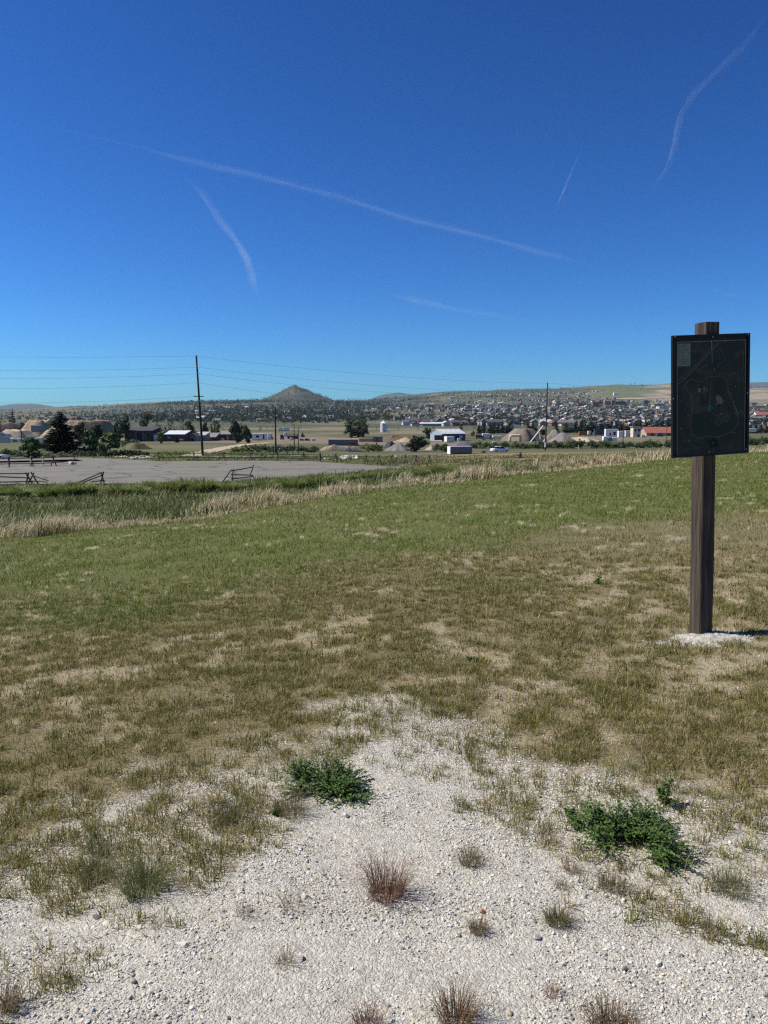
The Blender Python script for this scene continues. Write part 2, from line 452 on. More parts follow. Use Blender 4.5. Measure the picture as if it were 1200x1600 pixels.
def hill_color(x, y, z):
    d = y
    t = EYE - z
    v = 800 + F * np.tan(np.arctan2(t, d) - PITCH)       # photo row, only to read the photo's land cover
    u = 600 + F * x / d * .9927
    n = fbm(x, y, 300, 5, 101); n2 = fbm(x, y, 90, 4, 105)
    c = np.tile(np.array([.090, .098, .056]), (len(x), 1))
    c = mixc(c, np.array([.150, .135, .082]), sstep(.46, .62, n))
    c = mixc(c, np.array([.050, .064, .036]), sstep(.50, .60, n2) * .7)
    c = mixc(c, np.array([.105, .125, .055]), sstep(900, 950, u) * sstep(2500, 2900, y) * .7)
    # mined benches of bare earth on the right-hand hillside
    mine = sstep(990, 1035, u + (n2 - .5) * 80) * sstep(2300, 2700, y) * sstep(4600, 4300, y) * sstep(.36, .46, n2 * .6 + n * .4)
    c = mixc(c, np.array([.29, .235, .17]), mine * (.45 + .55 * sstep(.4, .6, fbm(x * .3, y, 60, 3, 113))))
    # the butte: dark slopes, scree near the top
    c = mixc(c, np.array([.056, .062, .042]), sstep(330, 180, np.hypot(x + 445, (y - 3900) / 1.2)))
    b = np.hypot(x + 445, (y - 3880) / 1.2)
    c = mixc(c, np.array([.125, .105, .072]), sstep(120, 30, b) * sstep(.48, .58, n2))
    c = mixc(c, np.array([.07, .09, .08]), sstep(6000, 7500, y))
    return c

# ------------------------------------------------------------------ ground sheet and hills
def polar(r_list, th_list):
    R, TH = np.meshgrid(r_list, th_list, indexing='ij')
    Xg = R * np.sin(TH); Yg = R * np.cos(TH)
    return Xg, Yg
front = np.radians(np.linspace(-35, 35, 420)); 
side = np.radians(np.concatenate([np.linspace(-179.9, -35, 40)[:-1], [], ]))
TH = np.concatenate([side, front, -side[::-1]])
R1 = np.concatenate([[0.02], np.exp(np.linspace(math.log(.4), math.log(12), 130)), np.exp(np.linspace(math.log(12), math.log(150), 110))[1:], np.exp(np.linspace(math.log(150), math.log(900), 75))[1:]])
R2 = np.concatenate([np.exp(np.linspace(math.log(900), math.log(2500), 50)), np.exp(np.linspace(math.log(2500), math.log(5200), 90))[1:], np.exp(np.linspace(math.log(5200), math.log(10500), 34))[1:]])
def grid_faces(nr, nt):
    a = np.arange(nr * nt).reshape(nr, nt)
    return np.stack([a[:-1, :-1], a[:-1, 1:], a[1:, 1:], a[1:, :-1]], -1).reshape(-1, 4)
gx, gy = polar(R1, TH); gx = gx.ravel(); gy = gy.ravel(); gz = hgt(gx, gy)
ground = mesh_np('ground', np.stack([gx, gy, gz], 1), grid_faces(len(R1), len(TH)), [M_GROUND], ground_color(gx, gy), smooth=True)
tag(ground, 'gravel, patchy lawn and dry field sloping down to the valley', kind='structure')
TH2 = np.radians(np.linspace(-48, 48, 480))
hx, hy = polar(R2, TH2); hx = hx.ravel(); hy = hy.ravel(); hz = hgt(hx, hy)
hills = mesh_np('hills', np.stack([hx, hy, hz], 1), grid_faces(len(R2), len(TH2)), [M_HILLS], hill_color(hx, hy, hz), smooth=True)
tag(hills, 'grey-green hills with a cone-shaped butte behind the town', kind='structure')

# ------------------------------------------------------------------ parking lot and road surfaces
def sheet(name, pts, z, m, label=None):
    mb = MB(); mb.add([(x, y, z if not callable(z) else z(x, y)) for x, y in pts], [tuple(range(len(pts)))])
    o = mb.build(name, m); tag(o, label, kind='structure'); return o
def asphalt(name, c, seam=True):
    m, nt, out = nodes_of(name); L = nt.links
    p = N(nt, 'BsdfPrincipled', Roughness=0.9); geo = N(nt, 'NewGeometry')
    p.inputs['Specular IOR Level'].default_value = 0.2
    mp = N(nt, 'Mapping'); mp.inputs['Scale'].default_value = (0.10, 0.55, 1); L.new(geo.outputs['Position'], mp.inputs[0])
    n1 = N(nt, 'TexNoise', Scale=0.9, Detail=8.0, Roughness=0.7); L.new(mp.outputs[0], n1.inputs['Vector'])
    rp = N(nt, 'ValToRGB'); rp.color_ramp.elements[0].position = .32; rp.color_ramp.elements[1].position = .70
    rp.color_ramp.elements[0].color = (c[0] * .78, c[1] * .78, c[2] * .78, 1); rp.color_ramp.elements[1].color = (c[0] * 1.25, c[1] * 1.22, c[2] * 1.18, 1)
    L.new(n1.outputs['Fac'], rp.inputs[0])
    ck = N(nt, 'TexVoronoi', Scale=.16, feature='DISTANCE_TO_EDGE'); nw = N(nt, 'TexNoise', Scale=.5, Detail=4.0); L.new(geo.outputs['Position'], nw.inputs['Vector'])
    wv = N(nt, 'VectorMath', operation='MULTIPLY_ADD'); wv.inputs[1].default_value = (3.5, 3.5, 0); L.new(nw.outputs['Color'], wv.inputs[0]); L.new(geo.outputs['Position'], wv.inputs[2]); L.new(wv.outputs[0], ck.inputs['Vector'])
    cr = N(nt, 'MapRange'); cr.inputs['From Max'].default_value = .035; cr.inputs['To Min'].default_value = .45; L.new(ck.outputs['Distance'], cr.inputs['Value'])
    cs_ = N(nt, 'VectorMath', operation='SCALE'); L.new(rp.outputs[0], cs_.inputs[0]); L.new(cr.outputs[0], cs_.inputs['Scale']); L.new(cs_.outputs[0], p.inputs['Base Color'])
    n2 = N(nt, 'TexNoise', Scale=9.0, Detail=6.0); L.new(geo.outputs['Position'], n2.inputs['Vector'])
    b = N(nt, 'Bump', Strength=.5, Distance=.02); L.new(n2.outputs['Fac'], b.inputs['Height']); L.new(b.outputs[0], p.inputs['Normal'])
    L.new(p.outputs[0], out.inputs[0]); return m
M_ASPH = asphalt('worn_asphalt', (.168, .160, .138)); M_ROAD = asphalt('pale_road', (.20, .19, .175)); M_DIRT = mat('dirt_track', (.38, .31, .22), 0.95, .2, .6, .03)
lot_pts = []
for i in range(len(LOT)):                     # ragged crumbling edge
    a = LOT[i]; b = LOT[(i + 1) % len(LOT)]; n = max(1, int(np.hypot(*(b - a)) / 0.7))
    for k in range(n):
        q = a + (b - a) * k / n
        j = (fbm(np.array([q[0]]), np.array([q[1]]), 2.2, 3, 201)[0] - .5) * 1.5
        lot_pts.append((q[0] + j * .3, q[1] + j))
sheet('parking_lot', lot_pts, LOT_Z, M_ASPH, 'worn grey asphalt parking lot')

# ------------------------------------------------------------------ gravel
def rand_rot(n):
    q = RNG.normal(size=(n, 4)); q /= np.linalg.norm(q, axis=1)[:, None]
    w, x, y, z = q.T
    return np.stack([np.stack([1 - 2 * (y * y + z * z), 2 * (x * y - z * w), 2 * (x * z + y * w)], -1),
                     np.stack([2 * (x * y + z * w), 1 - 2 * (x * x + z * z), 2 * (y * z - x * w)], -1),
                     np.stack([2 * (x * z - y * w), 2 * (y * z + x * w), 1 - 2 * (x * x + y * y)], -1)], 1)
_p = (1 + 5 ** .5) / 2
ICO_V = np.array([(-1, _p, 0), (1, _p, 0), (-1, -_p, 0), (1, -_p, 0), (0, -1, _p), (0, 1, _p), (0, -1, -_p), (0, 1, -_p), (_p, 0, -1), (_p, 0, 1), (-_p, 0, -1), (-_p, 0, 1)]) / math.sqrt(1 + _p * _p)
ICO_T = np.array([(0, 11, 5), (0, 5, 1), (0, 1, 7), (0, 7, 10), (0, 10, 11), (1, 5, 9), (5, 11, 4), (11, 10, 2), (10, 7, 6), (7, 1, 8), (3, 9, 4), (3, 4, 2), (3, 2, 6), (3, 6, 8), (3, 8, 9), (4, 9, 5), (2, 4, 11), (6, 2, 10), (8, 6, 7), (9, 8, 1)])
OCT_V = np.array([(1, 0, 0), (-1, 0, 0), (0, 1, 0), (0, -1, 0), (0, 0, 1), (0, 0, -1)], float)
OCT_T = np.array([(0, 2, 4), (2, 1, 4), (1, 3, 4), (3, 0, 4), (2, 0, 5), (1, 2, 5), (3, 1, 5), (0, 3, 5)])
def stones(P, size, cols, base, tri, jit=.3, sink=.25):
    n = len(P); k = len(base)
    V = base[None] * (1 + RNG.uniform(-jit, jit, (n, k, 1)))
    V = V * (size[:, None] * RNG.uniform(.65, 1.25, (n, 3)))[:, None, :]
    V = np.einsum('nij,nkj->nki', rand_rot(n), V)
    V[:, :, 2] *= .75
    V = V + P[:, None, :]; V[:, :, 2] += (size * (1 - 2 * sink) * .6)[:, None]
    T = (tri[None] + (np.arange(n) * k)[:, None, None]).reshape(-1, 3)
    return V.reshape(-1, 3), T, np.repeat(cols, k, 0)
def merge(parts):
    V = []; T = []; C = []; o = 0
    for v, t, c in parts:
        V.append(v); T.append(t + o); C.append(c); o += len(v)
    return np.concatenate(V), np.concatenate(T), np.concatenate(C)
def scatter(n, r0, r1, ang=33.0, power=0.0):
    """points spread over the view wedge; power 0 = even on the picture's log-distance"""
    r = np.exp(RNG.uniform(math.log(r0), math.log(r1), n)) if power == 0 else (RNG.uniform(r0 ** power, r1 ** power, n)) ** (1 / power)
    th = np.radians(RNG.uniform(-ang, ang, n))
    return r * np.sin(th), r * np.cos(th)
def stone_cols(n):
    g = RNG.beta(2.8, 1.6, n) * .60 + .12
    c = g[:, None] * np.array([1.0, .98, .885])[None] * (1 + RNG.normal(0, .02, (n, 3)))
    tan = RNG.random(n) < .07; c[tan] *= np.array([1.0, .84, .62])
    dk = RNG.random(n) < .05; c[dk] *= np.array([.45, .45, .47])
    return np.clip(c, .03, .72)
def gravel_pts(n, r0, r1, patch, lo=.5):
    x, y = scatter(n, r0, r1, 34, 2.0)
    w = gravel_w(x, y, .72)
    coarse = fbm(x, y, .35, 3, 211)
    keep = RNG.random(n) < w * np.clip((coarse - .5) * patch + lo, .04, 1)
    x, y = x[keep], y[keep]
    return np.stack([x, y, hgt(x, y)], 1)
gp = []
P = gravel_pts(72000, 1.6, 5.1, 6.0, .55); s = .0020 + .0075 * RNG.beta(1.15, 4.6, len(P)); gp.append(stones(P, s, stone_cols(len(P)), ICO_V, ICO_T, .34, .24))
P = gravel_pts(1700, 1.6, 4.6, 6.0, .40); s = .0055 + .006 * RNG.beta(1.2, 4.0, len(P)); gp.append(stones(P, s, stone_cols(len(P)), ICO_V, ICO_T, .32))
P = gravel_pts(90000, 1.6, 4.4, 2.0, .60); s = RNG.uniform(.0012, .0032, len(P)); gp.append(stones(P, s, stone_cols(len(P)), OCT_V, OCT_T, .35, .2))
# a few stones lie scattered out in the lawn
x, y = scatter(2600, 3.3, 9, 32); k = RNG.random(len(x)) < bare_w(x, y) * .6 + .08; x, y = x[k], y[k]
gp.append(stones(np.stack([x, y, hgt(x, y)], 1), .003 + .009 * RNG.beta(1.2, 4, len(x)), stone_cols(len(x)), ICO_V, ICO_T))
V, T, C = merge(gp)
tag(mesh_np('gravel', V, T, [M_STONE], C), 'crushed white and grey gravel', kind='stuff')
print('gravel tris', len(T))

# ------------------------------------------------------------------ grass
def blades(P, h, w, az, lean, cols, seg=2):
    """tapered bent blades standing on P"""
    n = len(P)
    d = np.stack([np.cos(az), np.sin(az), np.zeros(n)], 1)
    a2 = az + RNG.uniform(-1.2, 1.2, n) + math.pi / 2
    s = np.stack([np.cos(a2), np.sin(a2), np.zeros(n)], 1)
    up = np.array([0, 0, 1.0])
    cl = np.cos(lean); sl = np.sin(lean)
    tip = P + d * (h * sl)[:, None] + up * (h * cl)[:, None]
    sw = s * (w / 2)[:, None]
    if seg == 1:
        V = np.stack([P - sw, P + sw, tip], 1); k = 3; tri = np.array([[0, 1, 2]])
    else:
        l2 = lean * .45
        mid = P + d * (h * .55 * np.sin(l2))[:, None] + up * (h * .55 * np.cos(l2))[:, None]
        V = np.stack([P - sw, P + sw, mid - sw * .8, mid + sw * .8, tip], 1); k = 5
        tri = np.array([[0, 1, 3], [0, 3, 2], [2, 3, 4]])
    T = (tri[None] + (np.arange(n) * k)[:, None, None]).reshape(-1, 3)
    return V.reshape(-1, 3), T, np.repeat(cols, k, 0)
G1 = np.array([.125, .185, .022]); G2 = np.array([.152, .166, .032]); STRAW = np.array([.42, .34, .165]); BROWN = np.array([.20, .15, .065]); DGREEN = np.array([.045, .075, .022])
def grass_cols(n, green, straw):
    """green, straw: 0..1 arrays"""
    t = RNG.random(n)
    c = mixc(np.tile(BROWN, (n, 1)) * .5 + G2 * .5, G2, RNG.random(n))
    c = mixc(c, G1, np.clip(green * (.35 + .9 * RNG.random(n)), 0, 1))
    st = (t < straw)
    c[st] = STRAW * RNG.uniform(.55, 1.1, (st.sum(), 1))
    return np.clip(c * RNG.uniform(.75, 1.25, (n, 1)), .01, .6)
def tufts(x, y, nb, rad, hmean, green, straw, wid, seg=2, leanmax=1.0, squash=None):
    n = len(x); idx = np.repeat(np.arange(n), nb); m = len(idx)
    rr = rad[idx] * np.sqrt(RNG.random(m)); aa = RNG.uniform(0, 2 * math.pi, m)
    px = x[idx] + rr * np.cos(aa); py = y[idx] + rr * np.sin(aa)
    P = np.stack([px, py, hgt(px, py) - .004], 1)
    h = hmean[idx] * RNG.uniform(.55, 1.3, m)
    lean = np.clip(RNG.uniform(.1, leanmax, m) * (.45 + .75 * rr / rad[idx]), .05, 1.4)
    az = aa + RNG.normal(0, .7, m)
    w = wid * RNG.uniform(.7, 1.4, m) if np.isscalar(wid) else wid[idx] * RNG.uniform(.7, 1.4, m)
    tc = grass_cols(n, green, straw * .6) * RNG.uniform(.8, 1.2, (n, 1)); cc = tc[idx] * RNG.uniform(.75, 1.25, (m, 1))
    st = RNG.random(m) < straw[idx] * .7; cc[st] = STRAW * RNG.uniform(.6, 1.1, (st.sum(), 1))
    return blades(P, h, w, az, lean, np.clip(cc, .01, .6), seg)
parts = []
# clumped dry-olive turf in front
x, y = scatter(33000, 2.25, 13.0, 32, 0.9)
den = (1 - gravel_w(x, y, .02) * 1.0) * (1 - .35 * gravel_w(x, y, .75)) * (1 - .74 * bare_w(x, y)) * sstep(.40, .52, fbm(x, y, .15, 2, 221) + .04) * sstep(13, 8, np.hypot(x, y))
k = RNG.random(len(x)) < den; x, y = x[k], y[k]; n = len(x)
d = np.hypot(x, y); gw = green_w(x, y)
nb = RNG.integers(9, 28, n)
parts.append(tufts(x, y, nb, RNG.uniform(.02, .065, n), RNG.uniform(.026, .064, n), gw * .8 + .12 * RNG.random(n), .20 + .12 * RNG.random(n) - .1 * gw, (.0019 + .00030 * d), 2, 1.30))
# sparse outliers creeping into the gravel
x, y = scatter(4200, 2.2, 4.8, 32, 1.3); g = gravel_w(x, y)
k = RNG.random(len(x)) < sstep(.98, .35, g) * .30 * sstep(0, .05, g); x, y = x[k], y[k]; n = len(x)
parts.append(tufts(x, y, RNG.integers(10, 34, n), RNG.uniform(.012, .045, n), RNG.uniform(.03, .075, n), RNG.random(n) * .7, .15 + .25 * RNG.random(n), .0024, 2, 1.2))
# short litter and seedlings between the clumps
x, y = scatter(130000, 2.4, 12, 32, 1.0); k = RNG.random(len(x)) < (1 - .9 * gravel_w(x, y)); x, y = x[k], y[k]; n = len(x)
P = np.stack([x, y, hgt(x, y)], 1)
parts.append(blades(P, RNG.uniform(.015, .05, n), .0030 + .0004 * np.hypot(x, y), RNG.uniform(0, 6.28, n), RNG.uniform(.7, 1.5, n), grass_cols(n, green_w(x, y) * .5, np.full(n, .78)), 1))
# thin seed stalks standing above the turf
x, y = scatter(9000, 2.8, 14, 32, 0.9); k = RNG.random(len(x)) < (1 - gravel_w(x, y)) * (.2 + .8 * fbm(x, y, .5, 2, 225)); x, y = x[k], y[k]; n = len(x)
parts.append(blades(np.stack([x, y, hgt(x, y)], 1), RNG.uniform(.06, .15, n), .0016 + .00028 * np.hypot(x, y), RNG.uniform(0, 6.28, n), RNG.uniform(.05, .8, n), STRAW * RNG.uniform(.5, 1.1, (n, 1)), 2))
# green mown turf further off
x, y = scatter(360000, 5.0, 43, 33, 0.8)
e = lawn_edge(x, y); gw = green_w(x, y)
den = sstep(-.6, .2, e) * (1 - .93 * bare_w(x, y)) * np.clip(gw * 1.2 + .35, 0, 1) * np.clip(.25 + 1.5 * sstep(.36, .60, fbm(x, y, .45, 3, 231)), 0, 1)
k = RNG.random(len(x)) < den; x, y = x[k], y[k]; n = len(x); d = np.hypot(x, y)
P = np.stack([x, y, hgt(x, y) - .004], 1)
hh = RNG.uniform(.035, .085, n) * (1 + .5 * fbm(x, y, 1.2, 2, 235))
parts.append(blades(P, hh, .0035 + .00055 * d, RNG.uniform(0, 6.28, n), RNG.uniform(.15, 1.15, n), grass_cols(n, gw[k] if len(gw) != n else gw, .10 + .25 * sstep(.5, .62, fbm(x, y, 2.2, 3, 237))), 1))
V, T, C = merge(parts)
tag(mesh_np('lawn_grass', V, T, [M_BLADE], C), 'patchy green and brown lawn grass', kind='stuff')
print('lawn tris', len(T))
# tall straw-coloured grass along the mown edge
x, y = scatter(36000, 16, 54, 33, 1.0)
u, d, th = uv_of(x, y); e = -lawn_edge(x, y); span = np.interp(u, [-600, 0, 400, 700, 1050, 1300], [4.0, 4.0, 3.6, 5.0, 6.5, 7])
den = sstep(-.3, .5, e) * sstep(1.25, .35, e / span) * np.clip(3.0 * fbm(x, y, 1.6, 3, 241) - .72, .08, 1)
k = RNG.random(len(x)) < den; x, y = x[k], y[k]; n = len(x); d = d[k]
nb = RNG.integers(6, 14, n); idx = np.repeat(np.arange(n), nb); m = len(idx)
px = x[idx] + RNG.normal(0, .10, m); py = y[idx] + RNG.normal(0, .10, m)
big = fbm(x, y, 2.6, 2, 243)
h = (.15 + .55 * sstep(.35, .7, big))[idx] * RNG.uniform(.5, 1.25, m)
cc = mixc(np.tile(np.array([.60, .51, .32]), (m, 1)), np.array([.19, .20, .07]), (RNG.random(m) < .22).astype(float)) * RNG.uniform(.55, 1.25, (m, 1))
tall = blades(np.stack([px, py, hgt(px, py) - .01], 1), h, .006 + .0006 * d[idx], RNG.normal(.35, 1.5, m), RNG.uniform(.12, 1.25, m), cc, 2)
tag(mesh_np('tall_dry_grass', tall[0], tall[1], [M_BLADE], tall[2]), 'tall straw-coloured grass along the mown edge', kind='stuff')
print('tall tris', len(tall[1]))
# rough weedy slope down to the lot and the brown field on the right
x, y = scatter(90000, 22, 150, 33, 0.8)
u, d, th = uv_of(x, y); e = -lawn_edge(x, y)
lotd = poly_dist(x, y, LOT)
k = (e > 1.0) & (lotd > .3) & (RNG.random(len(x)) < np.clip(2.2 * fbm(x, y, 2.6, 3, 251) - .35, .08, 1)); x, y, u, d, lotd, e = x[k], y[k], u[k], d[k], lotd[k], e[k]; n = len(x)
fld = sstep(560, 760, u + (fbm(x, y, 14, 3, 91) - .5) * 200 - (sstep(60, 30, d) * 260))
cl = fbm(x * .7, y, 1.5, 3, 253)
h = (.14 + .30 * sstep(.45, .7, cl)) * (1 - .35 * fld) * RNG.uniform(.6, 1.3, n)
gcol = mixc(np.tile(np.array([.10, .135, .040]), (n, 1)), np.array([.175, .195, .07]), RNG.random(n))
dry = np.tile(np.array([.36, .29, .15]), (n, 1)) * RNG.uniform(.6, 1.15, (n, 1))
isdry = (RNG.random(n) < (.05 + .62 * fld * sstep(.62, .42, fbm(x * .4, y, 9, 3, 93)))).astype(float)
cc = mixc(gcol, dry, isdry) * RNG.uniform(.7, 1.25, (n, 1))
idx = np.repeat(np.arange(n), 3); m = len(idx)
px = x[idx] + RNG.normal(0, .14, m); py = y[idx] + RNG.normal(0, .14, m)
rough = blades(np.stack([px, py, hgt(px, py) - .02], 1), h[idx] * RNG.uniform(.6, 1.2, m), .03 + .0011 * d[idx], RNG.uniform(0, 6.28, m), RNG.uniform(.1, 1.1, m), cc[idx], 1)
tag(mesh_np('rough_grass', rough[0], rough[1], [M_BLADE], rough[2]), 'rough weedy grass on the slope and field', kind='stuff')
print('rough tris', len(rough[1]))

# ------------------------------------------------------------------ the map sign on its wooden post
def woodmat(name, c1, c2, scale=(26, 26, 1.1), rough=.85, bump=.006):
    m, nt, out = nodes_of(name); L = nt.links
    p = N(nt, 'BsdfPrincipled', Roughness=rough); p.inputs['Specular IOR Level'].default_value = .2
    tc = N(nt, 'TexCoord'); mp = N(nt, 'Mapping'); mp.inputs['Scale'].default_value = scale; L.new(tc.outputs['Object'], mp.inputs[0])
    nz = N(nt, 'TexNoise', Scale=1.6, Detail=9.0, Roughness=.7, Distortion=.4); L.new(mp.outputs[0], nz.inputs['Vector'])
    rp = N(nt, 'ValToRGB'); e = rp.color_ramp.elements; e[0].position = .34; e[1].position = .68
    e[0].color = (*c1, 1); e[1].color = (*c2, 1)
    L.new(nz.outputs['Fac'], rp.inputs[0])
    n2 = N(nt, 'TexNoise', Scale=2.2, Detail=4.0); L.new(tc.outputs['Object'], n2.inputs['Vector'])
    mr = N(nt, 'MapRange'); mr.inputs['To Min'].default_value = .65; mr.inputs['To Max'].default_value = 1.3; L.new(n2.outputs['Fac'], mr.inputs['Value'])
    sc = N(nt, 'VectorMath', operation='SCALE'); L.new(rp.outputs[0], sc.inputs[0]); L.new(mr.outputs[0], sc.inputs['Scale'])
    L.new(sc.outputs[0], p.inputs['Base Color'])
    b = N(nt, 'Bump', Strength=.9, Distance=bump); L.new(nz.outputs['Fac'], b.inputs['Height']); L.new(b.outputs[0], p.inputs['Normal'])
    L.new(p.outputs[0], out.inputs[0]); return m
M_POST = woodmat('weathered_post_wood', (.014, .010, .008), (.125, .098, .076))
M_LOG = woodmat('weathered_log', (.035, .026, .020), (.13, .105, .085), (6, 6, 6), .9, .01)
M_BLACK = mat('black_frame_paint', (.008, .008, .010), 0.5, .3, 18, .0004, spec=.2)
M_STEEL = mat('dull_screw_steel', (.45, .45, .46), .4, .2, 40, metal=.8)
px_, py_ = ground_at(1094, 996, 4.0)
POST_XY = (px_, py_)
zt = EYE - py_ * float(tan_v(505)); xt = X(1102, py_, 505)
zb = H(px_, py_)
sign = thing('map_sign', (px_, py_, zb), 'framed trail map sign on a square wooden post in pale gravel', 'sign')
sign.rotation_euler = (math.radians(.6), math.atan2(xt - px_, zt - zb), 0)
hp = math.hypot(zt - zb, xt - px_)
pm = MB(); a = .066; c = .008; ang = math.radians(20)
def sq(z, da=0.0):
    pts = [(-a + c, -a), (a - c, -a), (a, -a + c), (a, a - c), (a - c, a), (-a + c, a), (-a, a - c), (-a, -a + c)]
    return [((q[0] * math.cos(ang) - q[1] * math.sin(ang)) + da, q[0] * math.sin(ang) + q[1] * math.cos(ang), z) for q in pts]
zs = [-.35] + list(np.linspace(0, hp - .004, 15)) + [hp]
pm.loft([sq(z, .003 * math.sin(3.1 * z)) for z in zs])
post = pm.build('post', M_POST, sign)
for kx, kz, kr in ((-.082, hp - 1.145, .017), (.06, .62, .012)):           # knots in the faces
    km = MB(); nx = -1 if kx < 0 else 1
    fx, fy = (-math.cos(ang), -math.sin(ang)) if nx < 0 else (math.sin(ang), -math.cos(ang))
    cx, cy = fx * .066, fy * .066
    km.path([(cx - fx * .006, cy - fy * .006, kz), (cx + fx * .0025, cy + fy * .0025, kz)], [kr, kr * .75], 9)
    km.build('knot', mat('knot_wood', (.05, .033, .022), .8, .4, 90), post)
BW, BH = .665, .925
def bd(zx, zy): return ((zx - 128) / 802 * BW - BW / 2, (1495 - zy) / 1233 * BH)
yaw = math.radians(12)
bz0 = EYE - (py_ - .11) * float(tan_v(711)) - zb
bframe = MB()
bframe.chamfer(-BW / 2, BW / 2, -.004, .012, 0, BH, .003)
board = bframe.build('board', M_BLACK, sign)
board.location = (X(1102.5, py_, 620) - px_ - (xt - px_) * (1.62 / 2.59), -.118, bz0); board.rotation_euler = (0, math.radians(-1.0), yaw)
fm = MB(); fw = .020
for x0, x1, z0, z1 in ((-BW / 2, BW / 2, 0, fw), (-BW / 2, BW / 2, BH - fw, BH), (-BW / 2, -BW / 2 + fw, fw, BH - fw), (BW / 2 - fw, BW / 2, fw, BH - fw)):
    f1 = MB(); f1.box(x0 + .0005, x1 - .0005, -.013, -.0035, z0 + .0005, z1 - .0005); f1.build('frame_bar', M_BLACK, board)
# aerial map print, dim behind its cover
def printmat():
    m, nt, out = nodes_of('aerial_map_print'); L = nt.links
    p = N(nt, 'BsdfPrincipled', Roughness=.55); p.inputs['Specular IOR Level'].default_value = .18
    tc = N(nt, 'TexCoord'); nz = N(nt, 'TexNoise', Scale=9.0, Detail=8.0, Roughness=.65, Distortion=.6); L.new(tc.outputs['Object'], nz.inputs['Vector'])
    rp = N(nt, 'ValToRGB'); e = rp.color_ramp.elements; e[0].position = .38; e[0].color = (.014, .023, .017, 1); e[1].position = .64; e[1].color = (.040, .044, .030, 1)
    k = rp.color_ramp.elements.new(.52); k.color = (.020, .027, .022, 1)
    L.new(nz.outputs['Fac'], rp.inputs[0]); L.new(rp.outputs[0], p.inputs['Base Color']); L.new(p.outputs[0], out.inputs[0]); return m
def ink(c): return mat('map_ink', c, .55, .15, 60, spec=.15)
def ink(c, _i=ink): return _i(tuple(min(1, q * 1.15) for q in c))
INK = {'line': ink((.16, .17, .16)), 'road': ink((.055, .055, .052)), 'path': ink((.075, .068, .052)), 'field': ink((.012, .024, .017)), 'tan': ink((.13, .095, .055)), 'lot': ink((.040, .036, .032)),
       'cyan': ink((.02, .16, .17)), 'legend': ink((.11, .14, .115)), 'text': ink((.035, .045, .04)), 'white': ink((.25, .26, .25)), 'dark': ink((.006, .008, .010))}
x0, z1 = bd(176, 330); x1, z0 = bd(888, 1470)
mp_ = MB(); mp_.box(x0, x1, -.0056, -.0042, z0, z1); mprint = mp_.build('map_print', printmat(), board)
lay = [0]
def strip_poly(pts, w, key, name=None):
    pts = [Vector((*bd(*p),)) for p in pts]; mb = MB(); lay[0] += 1; y = -.0058 - .00004 * lay[0]
    vs = []; n = len(pts)
    for i, p in enumerate(pts):
        d = (pts[min(i + 1, n - 1)] - pts[max(i - 1, 0)]).normalized(); q = Vector((-d.y, d.x)) * w / 2
        vs += [(p.x + q.x, y, p.y + q.y), (p.x - q.x, y, p.y - q.y)]
    mb.add(vs, [(2 * i, 2 * i + 1, 2 * i + 3, 2 * i + 2) for i in range(n - 1)]); return mb.build(name or 'printed_line', INK[key], board)
def area(pts, key, name='printed_area'):
    lay[0] += 1; y = -.0058 - .00004 * lay[0]; mb = MB()
    mb.add([(bd(*p)[0], y, bd(*p)[1]) for p in pts], [tuple(range(len(pts)))]); return mb.build(name, INK[key], board)
area([(330, 870), (415, 870), (418, 980), (480, 985), (478, 1040), (400, 1045), (330, 1062)], 'lot')
area([(335, 1068), (500, 1050), (560, 1110), (500, 1160), (505, 1290), (400, 1300), (340, 1260)], 'field')
area([(500, 1160), (570, 1130), (640, 1200), (640, 1290), (560, 1310), (505, 1280)], 'field')
area([(690, 1160), (740, 1090), (800, 1100), (800, 1200), (740, 1240), (690, 1220)], 'field')
area([(500, 1350), (560, 1310), (610, 1350), (600, 1410), (520, 1415)], 'dark')
strip_poly([(190, 745), (300, 660), (470, 490), (605, 350)], .011, 'road'); strip_poly([(185, 715), (300, 630), (450, 480), (560, 365)], .006, 'path')
strip_poly([(490, 690), (640, 685), (690, 740), (720, 860), (760, 960), (800, 1060), (815, 1180), (760, 1260), (600, 1310), (480, 1290), (400, 1305), (340, 1270), (310, 1160), (325, 1070), (330, 870), (270, 790), (262, 745), (320, 705), (440, 740), (490, 690)], .005, 'path')
strip_poly([(370, 640), (470, 650), (560, 640), (650, 655)], .003, 'path'); strip_poly([(590, 595), (640, 545), (675, 515)], .004, 'path'); strip_poly([(380, 620), (430, 590), (485, 568)], .004, 'path')
strip_poly([(600, 395), (640, 430), (655, 475)], .003, 'path'); strip_poly([(555, 510), (575, 470), (600, 420)], .003, 'path'); strip_poly([(720, 690), (770, 665)], .004, 'path')
strip_poly([(650, 890), (700, 850), (720, 840)], .004, 'path'); strip_poly([(760, 985), (795, 1030), (805, 1078)], .003, 'line'); strip_poly([(650, 1075), (800, 1075)], .003, 'path')
strip_poly([(480, 930), (460, 880), (480, 780), (500, 730)], .004, 'path'); strip_poly([(540, 1060), (590, 1090), (640, 1060), (645, 1000)], .004, 'path')
strip_poly([(215, 1195), (255, 1290), (330, 1370), (395, 1410)], .003, 'path'); strip_poly([(800, 940), (815, 800), (812, 670)], .003, 'path'); strip_poly([(850, 690), (862, 560), (868, 440)], .004, 'path')
area([(390, 800), (425, 800), (425, 842), (390, 842)], 'tan'); area([(440, 800), (460, 775), (475, 810), (462, 852), (442, 845)], 'path')
area([(572, 900), (600, 872), (640, 905), (662, 945), (640, 975), (600, 965)], 'tan')
for cx, cy in ((605, 1155), (690, 1125)):
    strip_poly([(cx - 38, cy), (cx, cy - 34), (cx + 38, cy), (cx, cy + 34), (cx - 38, cy)], .007, 'path')
